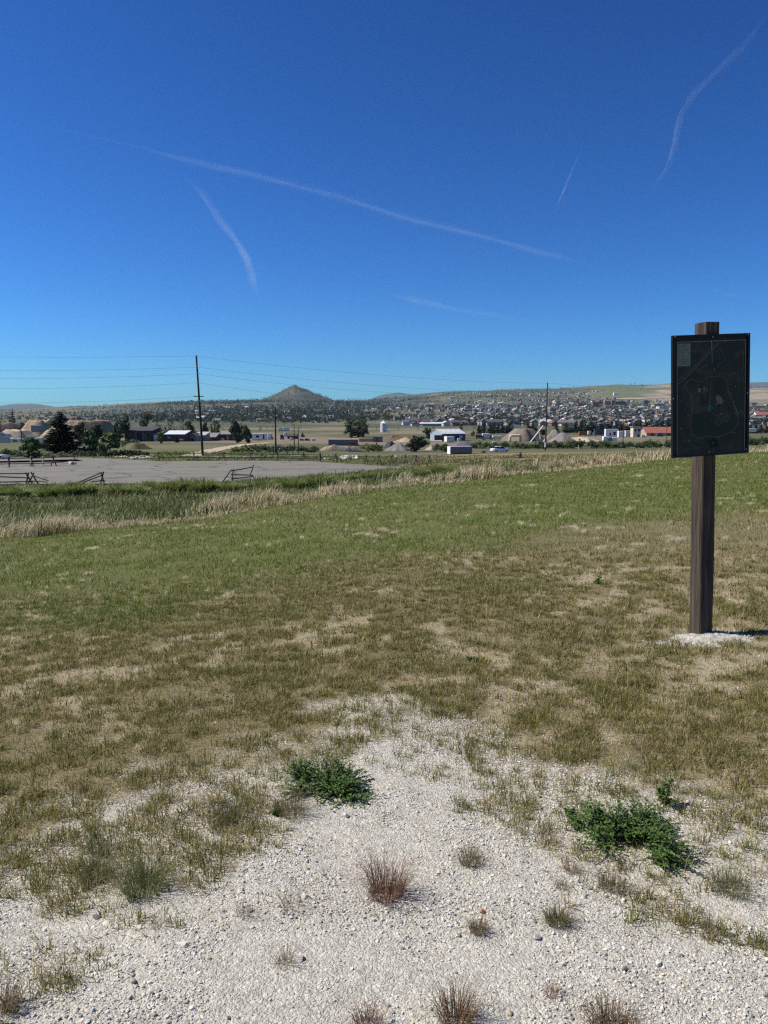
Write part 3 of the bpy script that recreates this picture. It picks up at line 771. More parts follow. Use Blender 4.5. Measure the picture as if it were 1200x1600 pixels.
strip_poly([(515 + 26 * math.cos(t), 1010 + 26 * math.sin(t)) for t in np.linspace(.4, 6.4, 16)], .004, 'cyan'); area([(506, 1000), (525, 1003), (522, 1020), (507, 1018)], 'cyan')
for (zx, zy) in ((395, 770), (560, 615), (770, 662), (785, 800), (735, 870), (770, 955), (585, 970), (632, 1070), (290, 1065), (215, 1195), (255, 1330), (355, 1412), (390, 1408), (605, 1315), (555, 1365), (775, 1275), (812, 1075), (490, 812), (296, 1325), (480, 570)):
    area([(zx - 6, zy - 5), (zx + 6, zy - 4), (zx + 5, zy + 5), (zx - 5, zy + 6)], 'line', 'map_marker')
leg = area([(186, 345), (316, 345), (312, 572), (182, 572)], 'legend', 'legend_panel')
for i, (a0, a1) in enumerate(((220, 285), (222, 252), (222, 280), (222, 256), (222, 252), (222, 245), (222, 285), (218, 300), (228, 255))):
    zy = 364 + i * 22.5; strip_poly([(a0, zy), (a1, zy)], .0042, 'text', 'legend_line')
    if i < 8: strip_poly([(194, zy), (212, zy)], .003 if i != 7 else .007, 'text', 'legend_symbol')
for pts in ([(176, 330), (888, 330)], [(176, 1470), (888, 1470)], [(178, 330), (178, 1470)], [(886, 330), (886, 1470)]): strip_poly(pts, .0042, 'line', 'border_line')
strip_poly([(530, 325), (534, 450), (537, 545)], .003, 'white', 'drip_streak'); strip_poly([(668, 310), (669, 355)], .003, 'line', 'drip_streak'); strip_poly([(528, 740), (515, 850), (510, 1000)], .0022, 'line', 'drip_streak')
for (zx, zy) in ((152, 275), (905, 278), (538, 290), (135, 890), (905, 872), (505, 1455), (897, 1452)):
    cx, cz = bd(zx, zy); sm = MB(); sm.path([(cx, -.012, cz), (cx, -.0155, cz), (cx, -.0165, cz)], [.0045, .0045, .002], 8); sm.build('screw', M_STEEL, board)
for zz in (.12, .80):                                          # straps that hold the board to the post
    sm = MB(); sm.box(-.11, .11, .0125, .022, zz - .02, zz + .02); sm.box(-.018, .018, .022, .035, zz - .02, zz + .02); sm.build('bracket', M_BLACK, board)

# crumbly pale mound round the foot
def heap(name, cx, cy, rx, ry, h, m, colf, seed, nr=26, na=48, rough=.3, par=None, power=1.0, rz=0.0, flat=0.0, zoff=-.05):
    rr = np.linspace(0, 1, nr); aa = np.linspace(0, 2 * math.pi, na, endpoint=False)
    R, A = np.meshgrid(rr, aa, indexing='ij'); lx = R * np.cos(A); ly = R * np.sin(A)
    edge = 1 + (vnoise(2 + 1.6 * np.cos(A), 2 + 1.6 * np.sin(A), seed) - .5) * .7
    wx = lx * rx * edge; wy = ly * ry * edge
    gx = cx + wx * math.cos(rz) - wy * math.sin(rz); gy = cy + wx * math.sin(rz) + wy * math.cos(rz)
    prof = np.clip((1 - R) ** power, 0, 1 - flat) / (1 - flat)
    z = hgt(gx.ravel(), gy.ravel()).reshape(R.shape) + zoff * (R >= .999) + h * prof * (1 + (fbm(gx, gy, max(rx, ry) * .22, 4, seed) - .5) * rough * 2)
    V = np.stack([gx.ravel(), gy.ravel(), z.ravel()], 1)
    T = []
    a = np.arange(nr * na).reshape(nr, na); b = np.roll(a, -1, 1)
    Q = np.stack([a[:-1], b[:-1], b[1:], a[1:]], -1).reshape(-1, 4)
    return mesh_np(name, V, Q, [m], colf(V), smooth=True, parent=par)
coll = heap('gravel_collar', px_ - .02, py_ - .08, .41, .26, .06, M_STONE, lambda V: np.tile(np.array([.38, .37, .33]), (len(V), 1)) * (.8 + .45 * fbm(V[:, 0], V[:, 1], .05, 2, 5))[:, None], 301, 40, 80, .9)
tag(coll, 'pale crumbled gravel mound round the foot of the sign post', 'gravel mound')
n = 2600; rr = np.abs(RNG.normal(0, .55, n)) + .1 * RNG.random(n); aa = RNG.uniform(0, 6.283, n); x = px_ + .02 + rr * .40 * np.cos(aa); y = py_ - .07 + rr * .24 * np.sin(aa)
cs = stones(np.stack([x, y, hgt(x, y) + .05 * np.clip(1 - rr, 0, 1)], 1), .003 + .010 * RNG.beta(1.2, 4, n), stone_cols(n) * .78, ICO_V, ICO_T)
tag(mesh_np('crumbled_stone', cs[0], cs[1], [M_STONE], cs[2], parent=coll), kind='stuff')

# ------------------------------------------------------------------ single plants and stones on the gravel
def tuft_thing(name, u, v, wpx, hpx, pal, nb, label, cat='grass tuft', wid=.0022, lean=1.15, droop=1.0):
    x0, y0 = ground_at(u, v, 1.2); s = math.hypot(y0, EYE) / F
    z0 = H(x0, y0); n = int(nb * 1.8); wid *= .62
    rr = np.sqrt(RNG.random(n)) * wpx * s * .22; aa = RNG.uniform(0, 6.283, n)
    P = np.stack([rr * np.cos(aa), rr * np.sin(aa), np.full(n, -.004)], 1)
    h = hpx * s * RNG.uniform(.4, .95, n); ln = np.clip(RNG.uniform(0, 1.0, n) ** .8 * 1.45, 0, 1.5); h = h * (.80 + .30 * np.sin(ln))
    pal = np.array(pal); c = pal[RNG.integers(0, len(pal), n)] * RNG.uniform(.7, 1.3, (n, 1))
    V, T, C = blades(P, h, np.full(n, wid) * RNG.uniform(.6, 1.3, n), aa + RNG.normal(0, .6, n), ln, np.clip(c, .01, .7), 2)
    o = mesh_np(name, V, T, [M_BLADE], C); o.location = (x0, y0, z0)
    return tag(o, label, cat)
RED = [(.20, .075, .050), (.16, .065, .040), (.24, .13, .075), (.30, .22, .13), (.12, .06, .035)]
OLV = [(.13, .125, .045), (.10, .10, .035), (.24, .20, .10), (.16, .13, .06)]
BRN = [(.26, .19, .11), (.18, .12, .07), (.33, .27, .17), (.14, .10, .06)]
GRN = [(.10, .135, .040), (.085, .115, .035), (.14, .15, .06), (.2, .19, .09)]
TUFTS = [
 (603, 1400, 105, 88, RED, 210, 'large reddish-brown bunch grass in the middle of the gravel', .0026),
 (712, 1598, 95, 72, RED + OLV, 170, 'red-brown bunch grass at the bottom edge right of centre', .0026),
 (955, 1612, 120, 64, OLV + RED, 190, 'wide olive and red bunch grass cut by the bottom edge', .0026),
 (573, 1606, 70, 46, RED, 90, 'small red bunch grass at the bottom edge left of centre', .0024),
 (358, 1283, 80, 56, OLV + GRN, 190, 'dense olive grass tuft left of the leafy green weed', .0024),
 (456, 1272, 80, 62, OLV + BRN, 150, 'dry grass tuft against the front of the left leafy weed', .0024),
 (870, 1443, 66, 36, OLV + GRN, 190, 'small low olive tuft below the right leafy weed', .0024),
 (734, 1350, 62, 40, BRN + OLV, 140, 'brown and olive tuft right of the large reddish bunch grass', .0022),
 (747, 1456, 48, 30, BRN, 120, 'small straw-brown tuft beside the orange stone', .0022),
 (893, 1363, 42, 28, BRN, 80, 'tiny brown tuft at the lower left of the right leafy weed', .002),
 (952, 1388, 62, 42, BRN + OLV, 120, 'brown spiky tuft below the right leafy weed', .0022),
 (877, 1388, 36, 22, BRN, 60, 'faint brown tuft above the small low olive tuft', .002),
 (457, 1420, 62, 48, BRN, 34, 'wispy bare brown stems left of the large reddish bunch grass', .0020),
 (380, 1430, 46, 32, BRN, 40, 'thin dry wisps at the left of the gravel middle', .0020),
 (250, 1446, 50, 36, BRN, 42, 'dry brown sprig beneath the loose green grass', .0020),
 (446, 1508, 52, 42, BRN, 44, 'straw sprig beside a single white stone', .0020),
 (1103, 1450, 46, 26, BRN, 60, 'small brown wisp towards the right edge of the gravel', .002),
 (860, 1554, 40, 30, RED, 36, 'sparse reddish wisp near the bottom right of the gravel', .002),
 (12, 1575, 60, 56, BRN, 120, 'brown tuft cut by the left edge at the bottom', .0024),
 (1140, 1392, 110, 50, OLV + GRN, 190, 'grey-green grass tuft right of the right leafy weed', .0024),
 (225, 1395, 120, 78, GRN, 230, 'loose bright green grass growing out of the gravel on the left', .0028),
 (150, 1372, 90, 60, GRN + OLV, 170, 'green-olive grass left of the loose bright green grass', .0026),
 (160, 1330, 80, 60, GRN, 110, 'thin upright green grass behind the loose bright green grass', .0026),
]
for (u, v, w, h, pal, nb, lab, wd) in TUFTS:
    tuft_thing('grass_tuft', u, v, w, h, pal, nb, lab, 'grass tuft', wd)

def leafy(name, u, v, wpx, dpx, h, nst, label, seed, leaf=.011, spread=(1, 1)):
    """low weed: many stems that fan out from the crown, with small paired leaves"""
    r = np.random.default_rng(seed); x0, y0 = ground_at(u, v, 1.2); s = math.hypot(y0, EYE) / F
    root = thing(name, (x0, y0, H(x0, y0)), label, 'weed')
    rx = wpx * s / 2; ry = dpx * s / math.sin(PITCH + math.atan((v - 800) / F)) / 2
    st = MB(); LV = []; LT = []; LC = []
    sub_ = [(r.uniform(-.62, .62), r.uniform(-.62, .62), r.uniform(.30, .55), r.uniform(.55, 1.25)) for _ in range(max(2, nst // 32))]
    for i in range(nst):
        cx_, cy_, cr_, ch_ = sub_[int(r.integers(0, len(sub_)))]
        a = r.uniform(0, 6.283); q = math.sqrt(r.random()) * (1.5 if r.random() < .08 else 1.0)
        tx, ty = (cx_ + cr_ * q * math.cos(a)) * rx, (cy_ + cr_ * q * math.sin(a)) * ry
        bx = cx_ * rx * .8 + r.normal(0, rx * .06); by = cy_ * ry * .8 + r.normal(0, ry * .06)
        tz = h * ch_ * (1.05 - .6 * min(1, q * q)) * r.uniform(.5, 1.2)
        p0 = Vector((bx, by, 0)); p2 = Vector((tx, ty, tz)); p1 = p0.lerp(p2, .5) + Vector((0, 0, tz * .25))
        st.path([p0, p1, p2], [.0016, .0013, .0008], 3)
        nl = int(r.integers(9, 17))
        for k in range(nl):
            t = .25 + .78 * k / nl
            p = p0.lerp(p1, t * 2) if t < .5 else p1.lerp(p2, t * 2 - 1)
            la = r.uniform(0, 6.283); up = r.uniform(-.1, .75); d = Vector((math.cos(la), math.sin(la), up)).normalized()
            L_ = leaf * r.uniform(.7, 1.5); sd = d.cross(Vector((r.normal(0, .4), r.normal(0, .4), 1))).normalized() * L_ * .42
            m_ = p + d * L_ * .55; e_ = p + d * L_ * 1.15 - Vector((0, 0, L_ * .18))
            b = len(LV); LV += [p, m_ + sd, e_, m_ - sd]; LT += [(b, b + 1, b + 2), (b, b + 2, b + 3)]
            g = np.array([.090, .160, .040]) * r.uniform(.5, 1.4) + np.array([.015, .012, 0]) * r.random(); LC += [g] * 4
    mesh_np('leaves', np.array([tuple(q) for q in LV]), np.array(LT), [M_LEAF], np.array(LC), parent=root)
    st.build('stems', mat('green_stem', (.06, .085, .03), .7, .3, 40), root)
    return root
leafy('leafy_weed', 512, 1236, 165, 60, .095, 420, 'dense dark green leafy weed at the top of the gravel', 5, .0095)
leafy('leafy_weed', 990, 1322, 172, 104, .10, 520, 'larger dark green leafy weed on the right of the gravel', 9, .0095)
leafy('leafy_weed', 903, 1288, 46, 36, .06, 26, 'straggling side shoot left of the larger leafy weed', 12, .011)
leafy('leafy_weed', 1032, 1258, 42, 30, .10, 30, 'upright side shoot behind the larger leafy weed', 14, .011)
leafy('leafy_weed', 431, 1272, 34, 12, .03, 22, 'tiny green seedling at the left foot of the dense leafy weed', 15, .010)
leafy('leafy_weed', 931, 912, 18, 8, .09, 16, 'single dark green weed standing in the lawn left of the post', 16, .018)
leafy('leafy_weed', 737, 1034, 26, 10, .06, 16, 'bright small weed in the brown turf in the middle', 17, .014)
def stone_thing(u, v, rpx, col, label, seed):
    r = np.random.default_rng(seed); x0, y0 = ground_at(u, v, 1.2); s = math.hypot(y0, EYE) / F * rpx
    import bmesh
    bm = bmesh.new(); bmesh.ops.create_icosphere(bm, subdivisions=2, radius=1)
    s *= .72; cut = [Vector(r.normal(size=3)).normalized() for _ in range(12)]
    for w in bm.verts:
        for c in cut:
            d = w.co.dot(c)
            if d > .60: w.co -= c * (d - .60)
        w.co = Vector((w.co.x * 1.25, w.co.y * 1.0, w.co.z * .8)) * s
    me = bpy.data.meshes.new('stone'); bm.to_mesh(me); bm.free()
    a = me.color_attributes.new('Col', 'FLOAT_COLOR', 'POINT'); a.data.foreach_set('color', np.tile(np.array([*col, 1], np.float32), len(me.vertices)))
    me.materials.append(M_STONE); o = link('stone', me); o.location = (x0, y0, H(x0, y0) + s * .35); o.rotation_euler = (r.normal(0, .2), r.normal(0, .2), r.uniform(0, 6.28))
    tag(o, label, 'stone')
W_ = (.56, .54, .50)
for i, (u, v, rp, c, lab) in enumerate((
 (754, 1427, 6.5, (.42, .19, .08), 'orange stone above the small straw-brown tuft'),
 (468, 1499, 9, W_, 'single white stone with a dark shadow right of a straw sprig'),
 (1029, 1508, 8, W_, 'white angular stone on the right of the gravel, near the bottom'),
 (1145, 1461, 8, W_, 'white stone near the right edge of the gravel'),
 (838, 1468, 9, (.40, .39, .37), 'pale grey stone below the small low olive tuft'),
 (150, 1436, 8, (.24, .225, .205), 'dark grey stone on the left of the gravel'),
 (287, 1478, 8, W_, 'white stone left of centre with dark pebbles beside it'),
 (36, 1584, 10, (.31, .295, .27), 'large grey stone in the bottom left corner'),
 (796, 1586, 6, (.40, .34, .22), 'yellowish stone at the bottom edge right of centre'),
 (598, 1284, 4, (.55, .47, .25), 'small yellow pebble right of the dense leafy weed'),
 (541, 1277, 8, W_, 'white pebble below the dense leafy weed'),
 (674, 1411, 7, (.36, .35, .34), 'grey stone right of the large reddish bunch grass'),
 (975, 1518, 7, (.16, .15, .14), 'black pebble left of the white angular stone'),
 (208, 1535, 8, (.36, .34, .31), 'grey pebble in the lower left of the gravel'))):
    stone_thing(u, v, rp, c, lab, 400 + i)

# ------------------------------------------------------------------ tracks and roads drawn over the valley
def ribbon(name, pts, w, m, label, z=.08, n=90, k=5):
    P = np.array(pts, float); t = np.linspace(0, len(P) - 1, n)
    x = np.interp(t, np.arange(len(P)), P[:, 0]); y = np.interp(t, np.arange(len(P)), P[:, 1])
    for _ in range(3): x[1:-1] = (x[:-2] + x[1:-1] + x[2:]) / 3; y[1:-1] = (y[:-2] + y[1:-1] + y[2:]) / 3
    dx = np.gradient(x); dy = np.gradient(y); l = np.hypot(dx, dy); nx = -dy / l; ny = dx / l
    q = np.linspace(-.5, .5, k); wj = w * (1 + (fbm(x, y, 4, 2, 5) - .5) * .4)
    gx = x[:, None] + nx[:, None] * q[None] * wj[:, None]; gy = y[:, None] + ny[:, None] * q[None] * wj[:, None]
    V = np.stack([gx.ravel(), gy.ravel(), hgt(gx.ravel(), gy.ravel()) + z], 1)
    o = mesh_np(name, V, grid_faces(n, k), [m]); tag(o, label, kind='structure'); return o
def gp_(*uv, lo=100): return [ground_at(u, v, lo) for u, v in uv]
ribbon('road', gp_((-80, 724.5), (0, 723), (70, 721.5), (125, 720)), 5, M_ASPH, 'grey road behind the left fence', .10)
ribbon('dirt_track', gp_((296, 713), (312, 709), (330, 704.5), (355, 699.5), (385, 694.5), (420, 692)), 3.4, M_DIRT, 'pale dirt track climbing past the power pole')
ribbon('road', gp_((335, 715.0), (400, 713.6), (480, 712.6), (560, 712), (640, 711), (700, 709)), 4.5, M_ROAD, 'pale road behind the far rail fence')
ribbon('road', gp_((640, 712.5), (690, 710.6), (740, 708.2), (790, 706.8), (850, 705.6)), 4, M_ROAD, 'road on which the white car stands')

# ------------------------------------------------------------------ log buck fences
def log(p0, p1, r0, r1, name, parent, seed=0):
    r = random.Random(seed); p0 = Vector(p0); p1 = Vector(p1); m = p0.lerp(p1, .5) + Vector((r.uniform(-.03, .03), r.uniform(-.03, .03), r.uniform(-.04, .02)))
    mb = MB(); mb.path([p0, m, p1], [r0, (r0 + r1) / 2, r1], 7); return mb.build(name, M_LOG, parent)
def buck(parent, x, y, z, h=1.25, spread=.55, along=(1, 0), seed=0, lean=0.0):
    """two logs crossed near the top with a tie between them"""
    r = random.Random(seed); ax, ay = along; px, py = -ay, ax
    b = bpy.data.objects.new('buck', None); COL.objects.link(b); b.parent = parent
    mb = MB()
    for s in (-1, 1):
        q = s * spread
        o_ = .06 * s
        p0 = (x + px * q + ax * o_, y + py * q + ay * o_, z - .05); p1 = (x - px * q * .22 + ax * (o_ + lean), y - py * q * .22 + ay * (o_ + lean), z + h * r.uniform(.95, 1.05))
        mb.path([p0, p1], [.075, .06], 7)
    mb.path([(x + px * spread * .62 + ax * .12, y + py * spread * .62, z + h * .36), (x - px * spread * .62 + ax * .12, y - py * spread * .62, z + h * .36)], [.05, .05], 6)
    COL.objects.unlink(b); bpy.data.objects.remove(b)
    return mb.build('buck', M_LOG, parent)
def fence(label, bucks, rails, cat='fence', h=1.25, dirv=None, group=None, spread=.55):
    """bucks: world (x, y); rails: (i, j, height at i, height at j) between bucks or free points"""
    x0, y0 = bucks[0][:2]; root = thing('log_fence', (x0, y0, gz_(x0, y0)), label, cat, group)
    z00 = gz_(x0, y0)
    for i, b in enumerate(bucks):
        j = min(i + 1, len(bucks) - 1); k = max(i - 1, 0)
        d = Vector((bucks[j][0] - bucks[k][0], bucks[j][1] - bucks[k][1], 0)) if dirv is None else Vector((*dirv, 0)); d = d.normalized() if d.length > 0 else Vector((1, 0, 0))
        # a buck stands across its fence line; turned a little so that its X is seen
        tw = b[2] if len(b) > 2 else .55
        d = Matrix.Rotation(tw, 3, 'Z') @ d
        buck(root, b[0] - x0, b[1] - y0, gz_(b[0], b[1]) - z00, h, spread, (d.x, d.y), i + int(x0 * 7) % 97, b[3] if len(b) > 3 else 0.0)
    for q, (a, b, ha, hb) in enumerate(rails):
        pa = bucks[a] if isinstance(a, int) else a; pb = bucks[b] if isinstance(b, int) else b
        log((pa[0] - x0, pa[1] - y0, gz_(pa[0], pa[1]) - z00 + ha), (pb[0] - x0, pb[1] - y0, gz_(pb[0], pb[1]) - z00 + hb), .058, .05, 'rail', root, q)
    return root
def gz_(x, y):
    return max(H(x, y), LOT_Z) if poly_dist(np.array([x]), np.array([y]), LOT)[0] < 0 else H(x, y)
def at(u, y, tw=None, lean=0.0):
    r = (X(u, y), y); return r if tw is None else (*r, tw, lean)
NTH = 'first second third fourth fifth sixth seventh eighth ninth tenth eleventh twelfth thirteenth fourteenth fifteenth sixteenth seventeenth eighteenth nineteenth twentieth twenty-first twenty-second'.split()
# far fence with standing rails
fb = [at(u, y) for u, y in ((247, 111), (302, 111.5), (349, 112), (391, 112.5), (433, 112.5), (474, 112), (500, 111))]
rl = []
for i in range(6): rl += [(i, i + 1, .98, .98), (i, i + 1, .42, .40)]
fence('long log rail fence at the far side of the parking lot', fb, rl)
fb = [at(524, 110.5, .9)]; fence('single crossed log buck beside a heap of white rocks', fb, [(fb[0], at(545, 109), .5, .1)], dirv=(1, -.1))
fb = [at(u, y, .9) for u, y in ((572, 104), (592, 102.5), (612, 101), (634, 101), (650, 99), (671, 96))]
fence('row of leaning crossed bucks with fallen pale rails at the lot corner', fb, [(0, 1, .38, .36), (1, 2, .40, .35), (2, 3, .42, .30), (at(632, 100.5), at(660, 96.5), .75, .25), (at(645, 99), at(661, 97.5), 1.0, .55), (at(612, 101), at(655, 97), .25, .05)], dirv=(1, -.35))
# left far fence
fb = [at(-35, 95), at(12, 95), at(48, 95), at(82, 96.5)]
fence('log rail fence on the far left beyond the near lot', fb, [(0, 1, 1.0, 1.02), (1, 2, 1.02, 1.05), (2, 3, 1.05, 1.1), (3, at(117, 98), 1.1, 1.2), (0, 1, .35, .35), (1, 2, .35, .38), (2, 3, .38, .42), (3, at(112, 98), .42, .55), (at(111, 98), at(119, 98.5), .05, 1.9)])
for u in (46.5, 65.5):
    mb = MB(); mb.path([(0, 0, -.1), (.01, 0, 1.15)], [.09, .085], 8); o = mb.build('marker_post', mat('pale_post_paint', (.55, .52, .45), .7, .2, 9)); x_, y_ = at(u, 98.2); o.location = (x_, y_, gz_(x_, y_))
    tag(o, 'short pale post behind the left fence, ' + ('nearer the left edge of the picture' if u < 60 else 'right of its twin'), 'post', 'short pale posts')
# near broken fence on the slope
fb = [at(-40, 66), at(43, 67, .95, -.25), at(48, 67.3, .8, .1)]
fence('near broken log fence at the left edge of the lot', fb, [(0, 1, 1.12, 1.15), (0, 1, .95, .75), (0, 1, .42, .45), (0, 1, .12, .15), (2, at(72, 66), 1.0, .45), (2, at(70, 66), .48, .35)])
fb = [at(157, 68.5, .75, .05)]
fence('toppled log fence panel sloping up to a single buck', fb, [(at(108, 64.5), 0, .05, 1.2), (at(112, 64.5), 0, -.05, .95), (at(138, 67.5), at(160, 68.2), .40, .52)], dirv=(1, .1))
x_, y_ = at(372, 73); bf = thing('log_barrier', (x_, y_, LOT_Z), 'tipped dark log frame lying on the asphalt', 'fence')
for i, (p0, p1) in enumerate((((-1.35, -.9, .02), (-.75, .2, 1.05)), ((-.85, .1, .95), (1.25, .5, 1.30)), ((-.75, -.1, .62), (1.30, .3, .52)), ((-.70, -.2, .22), (1.45, -.1, .45)), ((1.10, -.2, .55), (1.35, .45, 1.52)), ((-.62, -.1, .02), (-.55, .25, 1.1)))):
    log(p0, p1, .06, .055, 'rail', bf, 50 + i)

# ------------------------------------------------------------------ power poles and wires
M_POLE = woodmat('creosoted_pole', (.022, .016, .012), (.075, .055, .042), (3, 3, .4), .8, .01); M_WIRE = mat('wire_metal', (.06, .06, .065), .5, .2, 3, metal=.4); M_INS = mat('insulator_porcelain', (.55, .55, .55), .35, .1, 5)
def pole(name, u, v, htop_v, label, r=.19, lo=115, arms=(), ins=(), lean=0.0, y=None, group=None):
    if y is None: x_, y_ = ground_at(u, v, lo)
    else: x_, y_ = X(u, y, v), y
    z_ = H(x_, y_); h = EYE - y_ * float(tan_v(htop_v)) - z_
    root = thing(name, (x_, y_, z_), label, 'utility pole', group)
    mb = MB(); mb.path([(0, 0, -.5), (lean * .5, 0, h * .5), (lean, 0, h)], [r, r * .82, r * .62], 10); mb.build('shaft', M_POLE, root)
    for vv, w in arms:
        z = EYE - y_ * float(tan_v(vv)) - z_; xx = lean * z / h; mb = MB(); mb.box(xx - w / 2, xx + w / 2, -.32, -.2, z - .06, z + .06); arm = mb.build('crossarm', M_POLE, root)
        mb = MB()
        for s in (-.46, .46): mb.path([(xx + s * w, -.26, z + .06), (xx + s * w, -.26, z + .16), (xx + s * w, -.26, z + .24)], [.04, .07, .03], 7)
        mb.build('insulator', M_INS, arm)
    for vv in ins:
        z = EYE - y_ * float(tan_v(vv)) - z_; xx = lean * z / h; mb = MB(); mb.path([(xx + .1, -.1, z), (xx + .30, -.25, z + .05), (xx + .46, -.32, z + .05)], [.05, .085, .05], 7); mb.build('insulator', M_INS, root)
    return root, x_, y_, z_, h
mainp, mx, my, mz, mh = pole('power_pole', 317, 712, 555.5, 'tall dark power pole behind the far rail fence', .22, 115, arms=((619.5, 1.6), (634.5, 1.9)), ins=(573.5, 584, 598, 627), lean=-.62)
p2, qx, qy, qz, qh = pole('power_pole', 852, 704, 598, 'dark power pole with a white band on the right field', .20, 118, ins=(612, 640), lean=.15, arms=((651, 2.2),))
mb = MB(); mb.path([(0, 0, .9), (0, 0, 2.1)], [.205, .203], 12); mb.build('marker_band', mat('white_band', (.62, .62, .60), .6, .1, 9), p2)
pole('power_pole', 431, 709, 636, 'dark mid-height pole beyond the far fence, left of the butte foot', .19, 120, arms=((645, 1.4),))
pole('power_pole', 460, 705, 662, 'thin pole right of the mid-height pole', .13, 120)
pole('power_pole', 466.5, 706, 668, 'thinner, shorter pole right beside the thin pole', .12, 120)
pole('power_pole', 34, 692, 660, 'thin pole in front of the tan earth heaps on the left', .14, 140)
pole('power_pole', 2, 690, 658, 'thin pole at the left edge before the cut bank', .14, 140)
pole('power_pole', 973, 697, 655, 'thin grey pole before the white trailers on the right', .14, 140)
pole('power_pole', 1041, 690, 646, 'thin pole beside the red-roofed building', .13, 140)
pole('power_pole', 330, 688, 662, 'thin pole beside the poplar behind the farm sheds', .14, 140)
pole('power_pole', 549, 690, 668, 'short thin pole by the long grey trailer', .12, 140)
def wire(a, b, sag, label, group=None):
    a = Vector(a); b = Vector(b); mb = MB(); n = 26; pts = []
    for i in range(n + 1):
        t = i / n; p = a.lerp(b, t); p.z -= 4 * sag * t * (1 - t); pts.append(p)
    mb.path(pts, [.013] * (n + 1), 5)
    o = mb.build('power_wire', M_WIRE); tag(o, label, 'wire', group); return o
def zrow(v, y): return EYE - y * float(tan_v(v))
LW = [(556, 548), (573.5, 571.5), (584, 584), (598, 599), (619, 621.5)]
ORD = ['topmost', 'second', 'third', 'fourth', 'lowest']
for i, (va, vb) in enumerate(LW):
    za = zrow(va, my - .3); off = -.62 * (za - mz) / mh
    xb = X(-260, my, vb); zb_ = zrow(vb, my)
    wire((mx + off, my - .28, za), (xb, my + 4, zb_ + (.0)), .45 + .12 * i, f'{ORD[i]} power wire running left from the tall pole')
RW = [(556.5, 599), (573.5, 612), (584, 618), (598, 640)]
for i, (va, vb) in enumerate(RW):
    za = zrow(va, my - .3); off = -.62 * (za - mz) / mh; zb2 = zrow(vb, qy)
    wire((mx + off, my - .28, za), (qx + .15, qy - .3, zb2), 1.0 + .25 * i, f'{(ORD[:3] + ["lowest"])[i]} power wire running right from the tall pole')
wire((qx + .15, qy, zrow(599, qy)), (X(1290, 250), 250, zrow(606, 250)), 1.2, 'faint wire running right from the banded pole')

# ------------------------------------------------------------------ trees and bushes
def leaf_cloud(r, centers, radii, n, size, cols, flat=.0, droop=0.0):
    """leaf quads gathered in clumps"""
    k = len(centers); w = np.array([np.prod(q) ** (2 / 3) for q in radii]); idx = r.choice(k, n, p=w / w.sum())
    d = r.normal(size=(n, 3)); d /= np.linalg.norm(d, axis=1)[:, None]
    rad = r.random(n) ** .45
    P = np.array(centers)[idx] + d * rad[:, None] * np.array(radii)[idx]
    nrm = d * .7 + r.normal(0, .6, (n, 3)); nrm[:, 2] += .25; nrm /= np.linalg.norm(nrm, axis=1)[:, None]
    t = np.cross(nrm, r.normal(size=(n, 3))); t /= np.linalg.norm(t, axis=1)[:, None] + 1e-9; b = np.cross(nrm, t)
    s = size * r.uniform(.6, 1.4, n)[:, None]
    V = np.stack([P - t * s, P + b * s * .55, P + t * s, P - b * s * .55], 1).reshape(-1, 3)
    T = np.arange(n * 4).reshape(n, 4)
    cc = np.array(cols)[r.integers(0, len(cols), k)][idx] * r.uniform(.75, 1.3, (n, 1))
    return V, T, np.repeat(cc, 4, 0)
def broadleaf(name, h, w, cols, seed, n=1500, leaf=.22, trunk=.14, shape='round', bare=False):
    r = np.random.default_rng(seed); root = thing(name, (0, 0, 0), 'x', 'tree')
    mb = MB(); t0 = h * trunk; mb.path([(0, 0, -.3), (r.normal(0, .03) * h, r.normal(0, .03) * h, t0), (0, 0, h * .62)], [.035 * h, .026 * h, .010 * h], 7)
    cs, rs = [], []
    nc = 26 if shape != 'poplar' else 34
    for i in range(nc):
        if shape == 'poplar':
            t = r.random(); rr = w / 2 * (.35 + .75 * math.sin(math.pi * min(1, .12 + t * .85)) ** .7) * math.sqrt(r.random()); z = h * (.06 + .9 * t); q = w * r.uniform(.14, .26); zz = q * 1.6
        elif shape == 'bush':
            t = r.random(); rr = w / 2 * math.sqrt(r.random()) * (1 - .35 * t); z = h * (.12 + .66 * t * (1 - .5 * (2 * rr / w) ** 2)); q = min(w, h) * r.uniform(.14, .28); zz = q * .8
        else:
            t = r.random(); rr = w / 2 * math.sin(math.pi * (.16 + .72 * t)) ** .6 * math.sqrt(r.random()) * .95; z = h * (trunk * .8 + (.93 - trunk * .8) * t); q = w * r.uniform(.11, .22); zz = q * .85
        a = r.uniform(0, 6.283); c = (rr * math.cos(a), rr * math.sin(a), z); cs.append(c); rs.append((q, q, zz))
        if i % 2 == 0: mb.path([(0, 0, min(z * .55, h * .6)), (c[0] * .5, c[1] * .5, z * .8), c], [.012 * h, .008 * h, .003 * h], 5)
    mb.build('trunk', mat('bark', (.09, .07, .05), .9, .3, 6, .02), root)
    V, T, C = leaf_cloud(r, cs, rs, n, leaf, cols)
    mesh_np('crown', V, T, [M_LEAF], C, parent=root)
    return root
